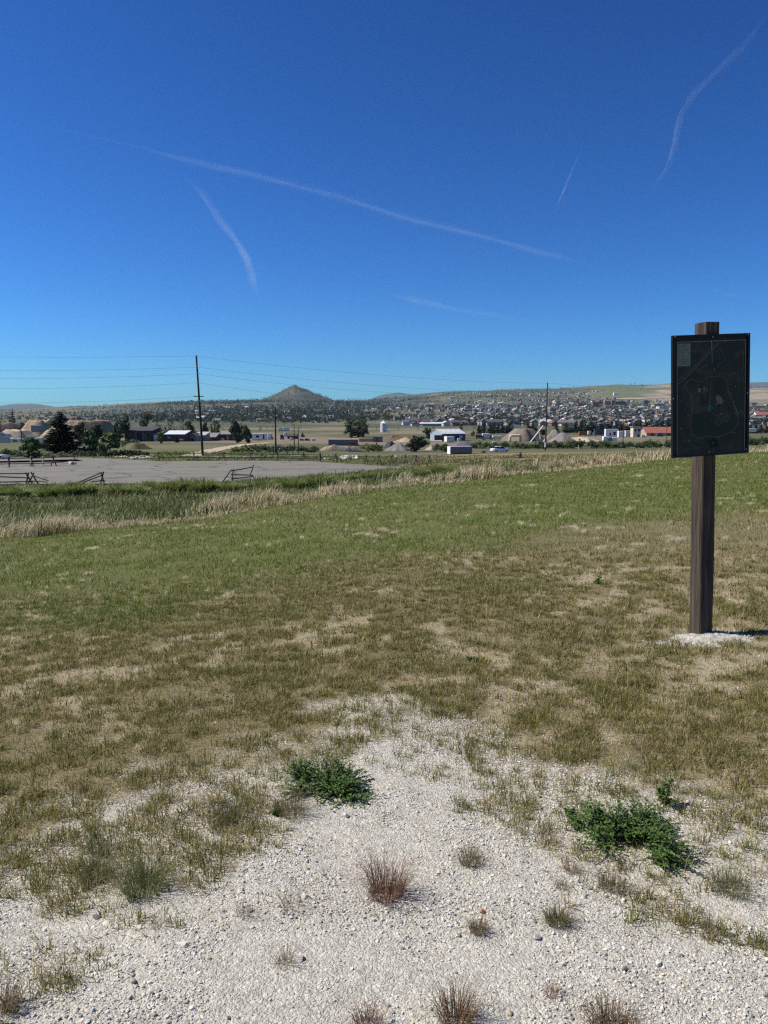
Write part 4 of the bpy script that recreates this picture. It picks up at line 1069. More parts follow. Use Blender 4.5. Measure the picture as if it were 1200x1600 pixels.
def conifer(name, h, w, cols, seed, whorls=26, per=9, spray=10, droop=.25, skirt=.06, power=.85, fat=.55):
    r = np.random.default_rng(seed); root = thing(name, (0, 0, 0), 'x', 'tree')
    mb = MB(); mb.path([(0, 0, -.3), (0, 0, h * .5), (0, 0, h * .99)], [.028 * h, .017 * h, .003 * h], 7); mb.build('trunk', mat('bark', (.06, .045, .035), .9, .3, 6, .02), root)
    V = []; T = []; C = []; cols = np.array(cols)
    for i in range(whorls):
        t = (i + r.uniform(-.3, .3)) / whorls; t = min(max(t, 0), .985); z = h * (skirt + (1 - skirt) * t)
        L0 = w / 2 * (1 - t) ** power + .02 * h
        for j in range(max(4, int(per * (1 - .4 * t)))):
            a = r.uniform(0, 6.283); L_ = L0 * r.uniform(.6, 1.15); d = np.array([math.cos(a), math.sin(a), 0]); rise = r.uniform(-droop, .28 + .5 * t)
            col = cols[r.integers(0, len(cols))] * r.uniform(.75, 1.25)
            for s in range(spray):
                f = (s + r.random()) / spray; f = .12 + .88 * f
                p = d * L_ * f + np.array([0, 0, z + L_ * f * rise * (1 - .3 * f)])
                a2 = a + r.uniform(-1.0, 1.0); q = np.array([math.cos(a2), math.sin(a2), r.uniform(-.35, .5)]); le = (.16 + .20 * (1 - f)) * L0 * r.uniform(.8, 1.5) + .014 * h
                sd = np.array([-math.sin(a2), math.cos(a2), r.uniform(-.5, .5)]) * le * fat
                b = len(V); V += [p - sd, p + sd, p + q * le]; T.append((b, b + 1, b + 2)); C += [col * r.uniform(.8, 1.2)] * 3
    mesh_np('crown', np.array(V), np.array(T), [M_NEEDLE], np.array(C), parent=root)
    return root
DKG = [(.022, .032, .020), (.027, .039, .022), (.019, .027, .018)]
MDG = [(.075, .115, .034), (.09, .13, .04), (.06, .095, .03)]
YLG = [(.12, .155, .042), (.14, .17, .05), (.10, .135, .04)]
OLG = [(.10, .11, .045), (.13, .13, .06), (.08, .095, .04)]
GRY = [(.14, .125, .10), (.17, .15, .12), (.11, .105, .075)]
SAG = [(.13, .15, .12), (.10, .12, .095)]
PROTO = {}
def plant(kind, u, vb, vt, wpx, label, lo=115, y=None, cat=None, group=None, name=None):
    """put a copy of a prototype so that it spans photo rows vb..vt"""
    if y is None: x_, y_ = ground_at(u, vb, lo)
    else: x_, y_ = X(u, y, vb), y
    z_ = H(x_, y_); zt = zrow(vt, y_); h = max(zt - z_, .3); w = wpx * PXM(y_)
    nm, maker, h0, w0 = PROTO_SPEC[kind]
    rz = random.uniform(0, 6.28)
    if kind not in PROTO:
        o = maker(nm); PROTO[kind] = o; o.location = (x_, y_, z_); o.rotation_euler = (0, 0, rz); o.scale = (w / w0, w / w0, h / h0)
    else:
        o = copy_tree(PROTO[kind], None, (x_, y_, z_), rz, (w / w0, w / w0, h / h0))
    if name: o.name = name
    for k in ('group',):
        if k in o: del o[k]
    return tag(o, label, cat or ('bush' if 'bush' in kind or 'juniper' in kind else 'tree'), group)
PROTO_SPEC = {
 'spruce': ('spruce_tree', lambda n: conifer(n, 8, 7, DKG, 21, 34, 13, 15, .22, .03, .80, .28), 8, 7),
 'firA': ('fir_tree', lambda n: conifer(n, 10, 5, [(.015, .025, .014), (.020, .030, .016)], 22, 22, 9, 7), 10, 5),
 'firB': ('fir_tree', lambda n: conifer(n, 10, 4, [(.014, .023, .014), (.021, .028, .016)], 23, 24, 9, 7, .15), 10, 4),
 'firC': ('fir_tree', lambda n: conifer(n, 10, 5.5, [(.017, .025, .015), (.024, .030, .016)], 24, 20, 10, 7, .3), 10, 5.5),
 'roundM': ('broadleaf_tree', lambda n: broadleaf(n, 6, 5, MDG, 31, 2200, .31), 6, 5),
 'roundD': ('broadleaf_tree', lambda n: broadleaf(n, 6, 5, [(.035, .052, .022), (.042, .06, .025)], 32, 2200, .31), 6, 5),
 'roundY': ('broadleaf_tree', lambda n: broadleaf(n, 6, 5, YLG, 33, 2200, .31), 6, 5),
 'roundO': ('broadleaf_tree', lambda n: broadleaf(n, 6, 5, OLG, 34, 2200, .31), 6, 5),
 'poplar': ('poplar_tree', lambda n: broadleaf(n, 12, 4, [(.050, .080, .026), (.062, .095, .03), (.040, .065, .022)], 35, 1700, .30, .10, 'poplar'), 12, 4),
 'poplarL': ('poplar_tree', lambda n: broadleaf(n, 12, 4, MDG, 36, 1200, .34, .10, 'poplar'), 12, 4),
 'bushM': ('bush', lambda n: broadleaf(n, 2.5, 3.5, MDG, 37, 900, .16, .05, 'bush'), 2.5, 3.5),
 'bushY': ('bush', lambda n: broadleaf(n, 2.5, 3.5, YLG, 38, 900, .16, .05, 'bush'), 2.5, 3.5),
 'bushD': ('bush', lambda n: broadleaf(n, 2.5, 3.5, [(.050, .075, .028), (.062, .088, .032)], 39, 900, .16, .05, 'bush'), 2.5, 3.5),
 'bushG': ('bare_bush', lambda n: broadleaf(n, 4, 5, GRY, 40, 700, .20, .1, 'bush'), 4, 5),
 'bushS': ('sage_bush', lambda n: broadleaf(n, 2, 3, SAG, 41, 600, .14, .05, 'bush'), 2, 3),
 'juniper': ('juniper_bush', lambda n: broadleaf(n, 1.2, 3.2, [(.025, .042, .020), (.035, .052, .022), (.05, .06, .028)], 42, 900, .13, .05, 'bush'), 1.2, 3.2),
 'weedM': ('tall_weed', lambda n: weedclump(n, 51), 1.0, 1.4),
}
def weedclump(name, seed):
    n = 520; r = np.random.default_rng(seed); rr = np.sqrt(r.random(n)) * .40; aa = r.uniform(0, 6.283, n)
    P = np.stack([rr * np.cos(aa), rr * np.sin(aa), np.full(n, -.03)], 1)
    cl = np.array([(.19, .25, .06), (.15, .20, .05), (.25, .27, .09), (.12, .16, .045)])[r.integers(0, 4, n)] * r.uniform(.7, 1.25, (n, 1))
    V, T, C = blades(P, r.uniform(.45, 1.05, n), np.full(n, .045), aa + r.normal(0, .5, n), np.clip(.15 + rr * 1.5 + r.normal(0, .15, n), .02, 1.2), cl, 2)
    return mesh_np(name, V, T, [M_BLADE], C)
# left group behind the lot
plant('spruce', 96, 708, 642.5, 66, 'big dark spruce left of the farm sheds')
plant('firA', 20, 659, 637, 14, 'dark conifer standing alone on the skyline at far left', y=560)
plant('roundM', 50, 716, 683, 34, 'bright green small tree left of the big spruce', 112)
plant('roundD', 126, 697, 660, 20, 'dark narrow tree touching the right side of the big spruce')
plant('roundM', 141, 708, 672, 26, 'light green tree between the big spruce and the farm sheds')
plant('roundD', 150, 700, 662, 22, 'dark rounded tree behind the light green tree')
plant('bushD', 156, 707, 684, 24, 'dark low bush beside the light green tree')
plant('roundY', 172, 706, 675, 30, 'yellow-green tree just left of the dark brown shed')
plant('roundD', 188, 690, 655, 28, 'dark broad tree behind the left end of the dark brown shed', 150)
plant('poplarL', 197, 684, 645, 14, 'loose pale green tree rising behind the dark broad tree', 160)
plant('roundO', 229, 676, 644, 20, 'pale grey-green tree behind the dark brown shed roof', y=360)
plant('bushS', 211, 700, 683, 20, 'blue-grey sage bush in front of the dark brown shed')
plant('bushM', 196, 699, 684, 26, 'mid-green bush left of the blue-grey sage bush')
plant('roundY', 251, 693, 675, 11, 'small round lawn tree before the white shed door', 150)
plant('firB', 277, 692, 681, 9, 'little conifer on the lawn before the white-roofed shed', 150)
for i, (u, vb, vt, w) in enumerate(((118, 712, 701, 26), (134, 713, 703, 24), (150, 713, 703, 26), (166, 713.5, 703, 24), (182, 713, 700, 28), (198, 712.5, 700, 28), (213, 712, 701, 26), (226, 712, 704, 20))):
    plant('juniper', u, vb, vt, w, ['leftmost', 'second', 'third', 'fourth', 'fifth', 'sixth', 'seventh', 'rightmost'][i] + ' low juniper in the row behind the lot', 112, group='low junipers behind the lot')
for i, (u, vb, vt, w) in enumerate(((8, 714, 698, 30), (28, 713, 700, 28), (76, 714, 705, 26), (96, 714, 704, 26))):
    plant(('bushM', 'bushS', 'bushG', 'bushG')[i], u, vb, vt, w, ('green scrub bush at the left edge above the white car', 'sage-coloured scrub bush right of the white car', 'dry brown scrub at the foot of the big spruce, left side', 'dry brown scrub at the foot of the big spruce, right side')[i], 112)
# behind the sheds
for i, (u, vb, vt, w) in enumerate(((246, 674, 655, 28), (264, 674, 654, 30), (284, 675, 656, 30), (300, 676, 660, 24))):
    plant('bushG', u, vb, vt, w, ['leftmost', 'second', 'third', 'rightmost'][i] + ' leafless grey bush of the clump behind the sheds', y=330, group='leafless grey bushes behind the sheds')
plant('roundO', 296, 681, 657, 16, 'olive tree over the grey shed left of the tall pole', y=300)
plant('roundD', 320, 676, 660, 10, 'dark tree just right of the tall pole', y=340)
plant('poplarL', 335, 677, 655, 9, 'bright green poplar behind the sheds', y=320)
plant('poplar', 341, 677, 656, 8, 'darker poplar beside the bright green one', y=322)
plant('roundO', 376, 690, 664, 24, 'olive-yellow tree left of the white camper trailer', 150)
plant('roundD', 369, 690, 657, 18, 'dark tree behind the olive-yellow tree', y=275)
plant('roundD', 386, 690, 667, 16, 'dark tree touching the white camper trailer', y=272)
plant('firC', 473, 686, 675, 8, 'dark round conifer right of the brown hut', y=430)
for i, (u, vb, vt, w) in enumerate(((368, 707, 696, 22), (384, 707, 693, 24), (400, 707, 692, 26), (416, 707, 692, 26), (436, 707, 692, 24), (452, 706.5, 693, 24), (474, 707, 694, 26), (490, 707, 695, 22))):
    plant(('bushY', 'bushY', 'bushM', 'bushM', 'bushS', 'bushM', 'bushM', 'bushD')[i], u, vb, vt, w, ['leftmost', 'second', 'third', 'fourth', 'fifth, greyer', 'sixth', 'seventh', 'rightmost'][i] + ' bush of the green hedge beside the dirt track', 115, group='hedge bushes beside the dirt track')
# middle
plant('poplar', 548, 686, 652, 20, 'left poplar of the dense middle clump', y=430); plant('poplar', 561, 686, 653, 20, 'middle poplar of the dense middle clump', y=434); plant('poplar', 568, 686, 655, 16, 'right poplar of the dense middle clump', y=428)
plant('bushY', 575, 706, 691, 26, 'round green bush right of the long grey trailer', 130); plant('bushM', 589, 706, 690, 22, 'darker green bush against the green shed', 130); plant('bushM', 561, 706, 697, 12, 'small green bush before the long grey trailer', 130)
plant('roundD', 651, 706, 682, 34, 'dark round tree in the middle between gravel heap and blue barn', 130)
plant('bushM', 682, 705, 690, 16, 'green bush left of the steel container', 130); plant('bushD', 694, 706, 690, 20, 'dark bush touching the steel container', 130)
plant('firB', 720, 690, 656, 9, 'tall thin fir behind the right end of the blue barn', y=420); plant('roundM', 668, 684, 668, 14, 'mid-green tree left of the blue barn', y=420)
plant('bushD', 739, 680, 671, 8, 'small bush between blue barn and fir row', y=460)
FR = [(749, 657, 9), (756, 656, 9), (766, 660, 11), (772, 657, 10), (778, 659, 8), (785, 657, 10), (793, 657, 11), (798, 656, 10), (826, 656, 12), (832, 657, 9), (837, 664, 7)]
for i, (u, vt, w) in enumerate(FR):
    w *= 1.3
    plant(('firA', 'firB', 'firC')[i % 3], u, 681, vt, w, f'{NTH[i]} dark fir from the left in the row above the white car', y=560 + 9 * (i % 3), group='firs above the white car')
FR2 = [(869, 661, 10), (884, 659, 12), (892, 665, 9), (900, 655, 12), (908, 657, 13), (917, 659, 11), (924, 655, 12), (931, 657, 11), (939, 656, 12), (949, 656, 11), (955, 654, 12), (963, 657, 11), (970, 656, 12), (979, 657, 11), (985, 658, 10), (992, 656, 12), (1000, 655, 11), (1007, 655, 13), (1017, 654, 13), (1027, 656, 12), (1035, 655, 12), (1043, 654, 13)]
for i, (u, vt, w) in enumerate(FR2):
    w *= 1.45
    plant(('firC', 'firA', 'firB')[i % 3], u, 680 - (i % 2), vt, w, f'{NTH[i]} dark fir from the left in the long row below the town', y=560 + 14 * (i % 4), group='firs in the long row below the town')
for i, (u, vt, w) in enumerate(((1172, 660, 12), (1180, 658, 12), (1189, 660, 13), (1198, 661, 12), (1208, 660, 13))):
    plant(('firA', 'firC', 'firB')[i % 3], u, 678, vt, w, ['first', 'second', 'third', 'fourth', 'fifth'][i] + ' dark fir right of the map sign', y=560 + 8 * i, group='firs right of the map sign')
HB = list(range(744, 1046, 15))
for i, u in enumerate(HB):
    vt = 688 if u < 820 else 686 - 2 * math.sin(u * .05); k = ('bushD', 'bushM', 'bushD', 'bushM', 'bushY')[i % 5]
    plant(k, u + random.uniform(-3, 3), 701 - .4 * (u > 860) * (u - 860) / 60, vt + random.uniform(-1.5, 3), 23, f'{NTH[i]} green bush from the left in the hedge beyond the right field', 160, group='hedge beyond the right field')
for i, u in enumerate((1172, 1188, 1204)):
    plant('bushM', u, 692, 679, 22, ['left', 'middle', 'right'][i] + ' bush of the hedge right of the map sign', y=250, group='hedge right of the map sign')
# tall green weeds along the near edge of the lot
WU = [(8, 766), (20, 768), (31, 771), (75, 771), (84, 772), (100, 771), (116, 773), (130, 771), (143, 769), (180, 770), (190, 769), (205, 767), (222, 766), (240, 765), (262, 764), (268, 763), (290, 763), (305, 763), (318, 764), (338, 764), (362, 763), (377, 761), (392, 760), (413, 759), (424, 758), (446, 757), (457, 756), (470, 757), (489, 753), (500, 754), (520, 752), (536, 749), (552, 748), (575, 746), (600, 744), (608, 742), (624, 742), (640, 741), (662, 741), (690, 742)]
for i, (u, vb) in enumerate(WU):
    vb += 4 + random.uniform(-3, 4); x_, y_ = ground_at(u, vb, 38); s = random.choice((.5, .6, .7, .85, 1.0)) * (1.05 if u < 320 else .8)
    if 'weedM' not in PROTO: o = PROTO['weedM'] = weedclump('weed_clump', 51); o.location = (x_, y_, H(x_, y_)); o.scale = (s * 1.35, s * 1.35, s)
    else: o = copy_tree(PROTO['weedM'], None, (x_, y_, H(x_, y_)), random.uniform(0, 6.28), (s * random.uniform(1.1, 1.7), s * random.uniform(1.1, 1.7), s))
    tag(o, 'tall green weed clump along the near edge of the parking lot', 'weed', 'weed clumps along the near lot edge')

# ------------------------------------------------------------------ sheds, trailers, vehicles and heaps in the valley
def paint(name, c, rough=.6, var=.12, scale=.8, metal=0.0, bump=0.0): return mat(name, c, rough, var, scale, bump, metal)
PM = {k: paint(k, *v) for k, v in {
 'dark_brown_wall': ((.045, .030, .026), .85), 'dark_roof': ((.055, .050, .052), .85), 'white_metal': ((.62, .64, .66), .45), 'white_paint': ((.70, .70, .68), .55), 'red_brown_wall': ((.075, .040, .034), .85),
 'grey_wall': ((.26, .25, .25), .8), 'pale_roof': ((.40, .38, .36), .7), 'grey_roof': ((.20, .19, .19), .8), 'dark_glass': ((.012, .014, .018), .15), 'rubber': ((.012, .012, .012), .8), 'blue_wall': ((.055, .075, .11), .55),
 'blue_lit_end': ((.30, .36, .42), .5), 'maroon': ((.10, .018, .022), .55), 'steel_side': ((.15, .16, .18), .5), 'red_paint': ((.22, .025, .022), .45), 'rust': ((.20, .075, .04), .8), 'cream': ((.56, .48, .34), .7), 'red_roof': ((.27, .095, .070), .75),
 'silo_metal': ((.50, .53, .56), .4), 'green_wall': ((.12, .16, .14), .7), 'pale_concrete': ((.50, .46, .40), .85), 'purple_grey': ((.17, .16, .19), .6), 'orange_paint': ((.45, .14, .04), .5), 'dark_green': ((.035, .06, .05), .5),
 'dark_metal': ((.03, .03, .034), .5), 'blue_car': ((.03, .045, .10), .3), 'grey_car': ((.16, .17, .18), .3), 'white_car': ((.62, .63, .64), .25), 'brick': ((.20, .085, .06), .85), 'tan_wall': ((.36, .28, .20), .85), 'door_brown': ((.10, .07, .05), .8)}.items()}
class Bld:
    """a building placed on the ground: front face looks down -Y before yaw"""
    def __init__(s, name, label, u0, u1, vb, ve, vr, depth, wall, roof, lo=140, y=None, yaw=0.0, kind='gable', cat='shed', ov=.25, axis='x', wl=None, group=None):
        um = (u0 + u1) / 2
        if y is None: x_, y_ = ground_at(um, vb, lo)
        else: x_, y_ = X(um, y, vb), y
        s.k = PXM(y_); s.W = (u1 - u0) * s.k if wl is None else wl; s.he = max((vb - ve) * s.k, .5); s.hr = max((vb - vr) * s.k, s.he + .05); s.D = depth
        s.root = thing(name, (x_, y_ + (depth / 2 if yaw == 0 else 0), zrow(vb, y_)), label, cat, group, yaw)
        W, D = s.W, depth; mb = MB(); s.y0 = -D / 2
        if kind == 'gable':
            mb.house(-W / 2, W / 2, -D / 2, D / 2, -1.2, s.he, s.hr - .05, axis=axis); s.walls = mb.build('walls', PM[wall], s.root)
            r = MB(); r.gable(-W / 2, W / 2, -D / 2, D / 2, s.he + .02, s.hr, ov, .12, axis=axis); s.roof = r.build('roof', PM[roof], s.root)
        elif kind == 'mono':                  # single slope falling to the front
            mb.add([(-W / 2, -D / 2, -1.2), (W / 2, -D / 2, -1.2), (W / 2, D / 2, -1.2), (-W / 2, D / 2, -1.2), (-W / 2, -D / 2, s.he), (W / 2, -D / 2, s.he), (W / 2, D / 2, s.hr), (-W / 2, D / 2, s.hr)], [(0, 3, 2, 1), (4, 5, 6, 7), (0, 1, 5, 4), (1, 2, 6, 5), (2, 3, 7, 6), (3, 0, 4, 7)]); s.walls = mb.build('walls', PM[wall], s.root)
            r = MB(); a = (-W / 2 - ov, -D / 2 - ov, s.he - ov * (s.hr - s.he) / D + .03); b = (s.hr + ov * (s.hr - s.he) / D + .03); t = .14
            r.add([a, (W / 2 + ov, a[1], a[2]), (W / 2 + ov, D / 2 + ov, b), (a[0], D / 2 + ov, b), (a[0], a[1], a[2] + t), (W / 2 + ov, a[1], a[2] + t), (W / 2 + ov, D / 2 + ov, b + t), (a[0], D / 2 + ov, b + t)], [(0, 3, 2, 1), (4, 5, 6, 7), (0, 1, 5, 4), (1, 2, 6, 5), (2, 3, 7, 6), (3, 0, 4, 7)]); s.roof = r.build('roof', PM[roof], s.root)
        else:
            mb.box(-W / 2, W / 2, -D / 2, D / 2, -1.2, s.he); s.walls = mb.build('walls', PM[wall], s.root)
            r = MB(); r.box(-W / 2 - ov, W / 2 + ov, -D / 2 - ov, D / 2 + ov, s.he + .004, s.hr); s.roof = r.build('roof', PM[roof], s.root)
    def rect(s, name, f0, f1, z0, z1, m, proud=.05, frame=None):
        """panel on the front: fractions of width, fractions of eave height"""
        a, b = -s.W / 2 + f0 * s.W, -s.W / 2 + f1 * s.W; c, d = z0 * s.he, z1 * s.he
        mb = MB(); mb.box(a, b, s.y0 - proud, s.y0 + .02, c, d); o = mb.build(name, PM[m], s.root)
        if frame:
            fr = MB(); t = .09
            for q in ((a - t, b + t, d, d + t), (a - t, b + t, c - t, c), (a - t, a, c, d), (b, b + t, c, d)): fr.box(q[0], q[1], s.y0 - proud - .03, s.y0 + .02, q[2], q[3])
            fr.build('frame', PM[frame], o)
        return s
    def posts(s, fr, h, m, out=1.6):
        for f in fr:
            mb = MB(); x_ = -s.W / 2 + f * s.W; mb.box(x_ - .09, x_ + .09, s.y0 - out, s.y0 - out + .18, -1, h * s.he); mb.build('porch_post', PM[m], s.root)
        return s
    def end(s, name, z0, z1, y0, y1, m, side=-1):
        mb = MB(); xx = side * s.W / 2; mb.box(min(xx, xx + side * .04), max(xx, xx + side * .04), -s.D / 2 + y0 * s.D, -s.D / 2 + y1 * s.D, z0 * s.he, z1 * s.he); mb.build(name, PM[m], s.root); return s
b = Bld('brown_shed', 'long dark brown shed with open bays left of the lawn', 195, 238, 690, 673.5, 668, 11, 'dark_brown_wall', 'dark_roof', kind='mono', cat='shed')
b.rect('shaded_bay', .14, .42, 0, .86, 'dark_glass').rect('shaded_bay', .45, .66, 0, .86, 'rubber').rect('door', .70, .80, 0, .75, 'door_brown').rect('shaded_bay', .84, .98, 0, .8, 'dark_glass').posts((.02, .43, .68), .95, 'grey_wall', .5)  # open bays are dark panels, the shade inside painted on
b = Bld('garage', 'small pale garage attached right of the brown shed', 236, 251, 690, 677, 674, 8, 'grey_wall', 'dark_roof', kind='mono', cat='garage'); b.rect('garage_door', .12, .62, 0, .78, 'white_paint', frame='white_paint').rect('window', .7, .92, .35, .75, 'dark_glass', frame='white_paint')
b = Bld('white_roofed_shed', 'dark red shed with a bright white metal roof on the lawn', 255.5, 288.5, 690, 679, 674, 9, 'red_brown_wall', 'white_metal', kind='mono', cat='shed')
b.rect('window', .20, .31, .4, .75, 'tan_wall', frame='door_brown').rect('door', .45, .55, 0, .8, 'dark_brown_wall').rect('white_panel', .76, .94, .22, .36, 'white_paint').rect('shaded_bay', .02, .14, 0, .8, 'dark_glass')  # dark panel at the left end stands for a bay's inner shade
b = Bld('garage', 'grey gabled garage with a white framed double door', 290.5, 306, 689.5, 682, 677.5, 8, 'grey_wall', 'dark_roof', axis='y', cat='garage'); b.rect('door', .22, .46, 0, .78, 'dark_glass', frame='white_paint').rect('door', .53, .77, 0, .78, 'dark_glass', frame='white_paint')
b = Bld('white_shed', 'pale shed with light roof just left of the tall pole', 303, 320, 689, 680.5, 676, 9, 'grey_wall', 'pale_roof', kind='mono', cat='shed'); b.rect('door', .2, .35, 0, .7, 'white_paint').rect('window', .55, .8, .35, .75, 'dark_glass', frame='white_paint')
b = Bld('grey_shed', 'low grey-roofed shed right of the tall pole', 318, 336.5, 688.5, 683.5, 677.5, 8, 'red_brown_wall', 'grey_roof', kind='mono', cat='shed'); b.rect('shaded_bay', .15, .5, 0, .8, 'dark_glass').rect('door', .6, .75, 0, .8, 'door_brown')  # bay drawn as a dark panel, its shade in the colour
b = Bld('dark_house', 'dark low house with pale roof edge before the trees', 337, 366, 688, 679, 675, 9, 'dark_brown_wall', 'grey_roof', kind='mono', cat='house'); b.rect('window', .30, .46, .1, .4, 'pale_roof', frame='grey_wall').rect('window', .05, .2, .4, .75, 'dark_glass', frame='grey_wall').rect('door', .6, .7, 0, .8, 'grey_wall').rect('window', .78, .93, .4, .75, 'dark_glass', frame='grey_wall')

def wheel(parent, x, y, r, w=.22, side=-1):
    mb = MB(); n = 14
    mb.path([(x, y - w / 2, r), (x, y + w / 2, r)], [r, r], n); t = mb.build('wheel', PM['rubber'], parent)
    m2 = MB(); m2.path([(x, y + side * (w / 2 + .005), r), (x, y + side * (w / 2 + .02), r)], [r * .6, r * .5], 10); m2.build('rim', PM['silo_metal'], t)
def boxveh(name, label, u0, u1, vb, vt, y=None, lo=140, yaw=0.0, body='white_paint', cab=None, cabcol='white_car', wid=2.4, cat='trailer', win=(), clear=.18, L=None, group=None, fw=(.2, .8)):
    um = (u0 + u1) / 2
    if y is None: x_, y_ = ground_at(um, vb, lo)
    else: x_, y_ = X(um, y, vb), y
    k = PXM(y_); W = (u1 - u0) * k if L is None else L; h = max((vb - vt) * k, .6); root = thing(name, (x_, y_ + wid / 2, zrow(vb, y_)), label, cat, group, yaw)
    c0 = h * clear; x0 = -W / 2; x1 = W / 2
    if cab:
        cw = cab * W; mb = MB(); hb = h * .78
        mb.loft([[(x1 - cw + .02, s * wid / 2 * .94, z) for s, z in ((-1, c0), (1, c0), (1, hb), (-1, hb))], [(x1 - cw * .45, s * wid / 2 * .94, z) for s, z in ((-1, c0), (1, c0), (1, hb), (-1, hb))], [(x1 - cw * .25, s * wid / 2 * .94, z) for s, z in ((-1, c0), (1, c0), (1, hb * .55), (-1, hb * .55))], [(x1, s * wid / 2 * .9, z) for s, z in ((-1, c0), (1, c0), (1, hb * .5), (-1, hb * .5))]])
        cb = mb.build('cab', PM[cabcol], root)
        mb = MB(); mb.box(x1 - cw * .85, x1 - cw * .5, -wid / 2 * .94 - .02, wid / 2 * .94 + .02, hb * .55, hb * .9); mb.build('window', PM['dark_glass'], cb); x1 -= cw
    mb = MB(); mb.chamfer(x0, x1, -wid / 2, wid / 2, c0, h, .06); bd_ = mb.build('body', PM[body], root)
    for a, b_, z0, z1 in win:
        mb = MB(); mb.box(x0 + a * (x1 - x0), x0 + b_ * (x1 - x0), -wid / 2 - .03, -wid / 2 + .02, z0 * h, z1 * h); mb.build('window', PM['dark_glass'], root)
    mb = MB(); mb.box(x0 + .1, x1 - .05, -wid / 2 + .12, wid / 2 - .12, c0 * .55, c0 - .004); mb.build('chassis', PM['dark_metal'], root)
    if clear > 0:
        r = min(c0 * 1.15, h * .24)
        for f in fw:
            for s in (-1, 1): wheel(root, -W / 2 + f * W, s * (wid / 2 - .14), r, .26, s)
    return root
def sedan(name, label, u, vb, L=4.6, y=None, lo=120, yaw=0.0, col='white_car', cat='car'):
    if y is None: x_, y_ = ground_at(u, vb, lo)
    else: x_, y_ = X(u, y, vb), y
    root = thing(name, (x_, y_, H(x_, y_)), label, cat, None, yaw); w = .88; s = L / 4.6
    def ring(x, z0, z1, hw, sh=.12): return [(x * s, -hw, z0), (x * s, hw, z0), (x * s, hw, z1 - sh), (x * s, hw - sh, z1), (x * s, -hw + sh, z1), (x * s, -hw, z1 - sh)]
    mb = MB(); mb.loft([ring(-2.3, .42, .80, w * .86), ring(-2.18, .28, .94, w * .95), ring(-1.5, .22, 1.0, w), ring(-.2, .22, .98, w), ring(1.0, .22, .96, w), ring(1.75, .24, .88, w * .97), ring(2.2, .30, .76, w * .9), ring(2.32, .40, .66, w * .8)]); mb.build('body', PM[col], root, True)
    mb = MB(); mb.loft([[(-1.72 * s, -w * .88, .98), (-1.72 * s, w * .88, .98), (1.18 * s, w * .88, .95), (1.18 * s, -w * .88, .95)], [(-1.05 * s, -w * .70, 1.42), (-1.05 * s, w * .70, 1.42), (.32 * s, w * .70, 1.42), (.32 * s, -w * .70, 1.42)]]); mb.build('window', PM['dark_glass'], root)
    mb = MB(); mb.chamfer(-1.08 * s, .36 * s, -w * .72, w * .72, 1.405, 1.47, .05); mb.build('roof', PM[col], root)
    for sx in (-.38,):
        for sy in (-1, 1):
            mb = MB(); mb.path([(sx * s, sy * w * .885, .98), (sx * s, sy * w * .715, 1.42)], [.05, .05], 4); mb.build('door_pillar', PM[col], root)
    for q, m_, zz in ((-2.27, 'red_paint', .72), (2.26, 'white_metal', .62)):
        for sy in (-1, 1):
            mb = MB(); mb.box(q * s - .05, q * s + .05, sy * .62 - .14, sy * .62 + .14, zz - .06, zz + .06); mb.build('tail_light' if q < 0 else 'headlight', PM[m_], root)
    for q in (-1.42, 1.42):
        for sy in (-1, 1): wheel(root, q * s, sy * (w - .10), .32, .22, sy)
    return root
sedan('parked_car', 'white sedan parked on the road beyond the right field', 780.5, 706.8, 4.5, yaw=math.radians(24), lo=120)
boxveh('parked_van', 'white van cut by the left edge behind the rail fence', -14, 10.5, 720.5, 711, y=113, body='white_car', cab=.3, wid=1.9, cat='van', win=((.75, .95, .55, .85),), clear=.2)
boxveh('camper_trailer', 'white camper trailer with a dark window beside the trees', 393, 416, 688.3, 677.3, body='white_paint', wid=2.5, win=((.30, .52, .42, .72), (.78, .88, .2, .85)), clear=.12, fw=(.42, .58), cat='camper')
boxveh('box_truck', 'small white truck right of the camper trailer', 418.5, 426, 687, 677, body='white_paint', cab=.35, wid=2.2, cat='truck')
boxveh('tank_trailer', 'left of two bright white trailers far behind the thin poles', 435, 441.5, 673.5, 667.5, y=640, cat='trailer', wid=3); boxveh('tank_trailer', 'right, longer one of two bright white trailers far behind the thin poles', 443, 451.5, 673.5, 667.5, y=640, cat='trailer', wid=3)
b = Bld('brown_hut', 'small brown gabled hut among parked vehicles', 449, 463.5, 686, 681.5, 678, 6, 'dark_brown_wall', 'dark_roof', cat='hut'); b.rect('door', .4, .6, 0, .8, 'rubber')
boxveh('box_truck', 'white truck cab behind the brown hut', 443.5, 449, 683, 675.5, y=430, cab=.4, cat='truck'); boxveh('pickup_truck', 'white pickup in front of the brown hut', 452.5, 461, 688.3, 684, y=300, body='white_car', cab=.55, wid=1.9, cat='pickup')
boxveh('dark_truck', 'dark truck left of the white truck cab', 438, 443, 687, 679, y=340, body='dark_metal', cab=.4, cabcol='dark_metal', cat='truck')
for i, (u0, u1, c, lab) in enumerate(((468, 475, 'grey_car', 'grey parked car right of the thin poles'), (476, 484, 'blue_car', 'dark parked car right of the grey one'), (487, 493, 'white_car', 'white parked car at the right end of the row'))):
    boxveh('parked_car', lab, u0, u1, 689, 685.3, y=290, body=c, cab=.35, cabcol=c, wid=1.8, cat='car')
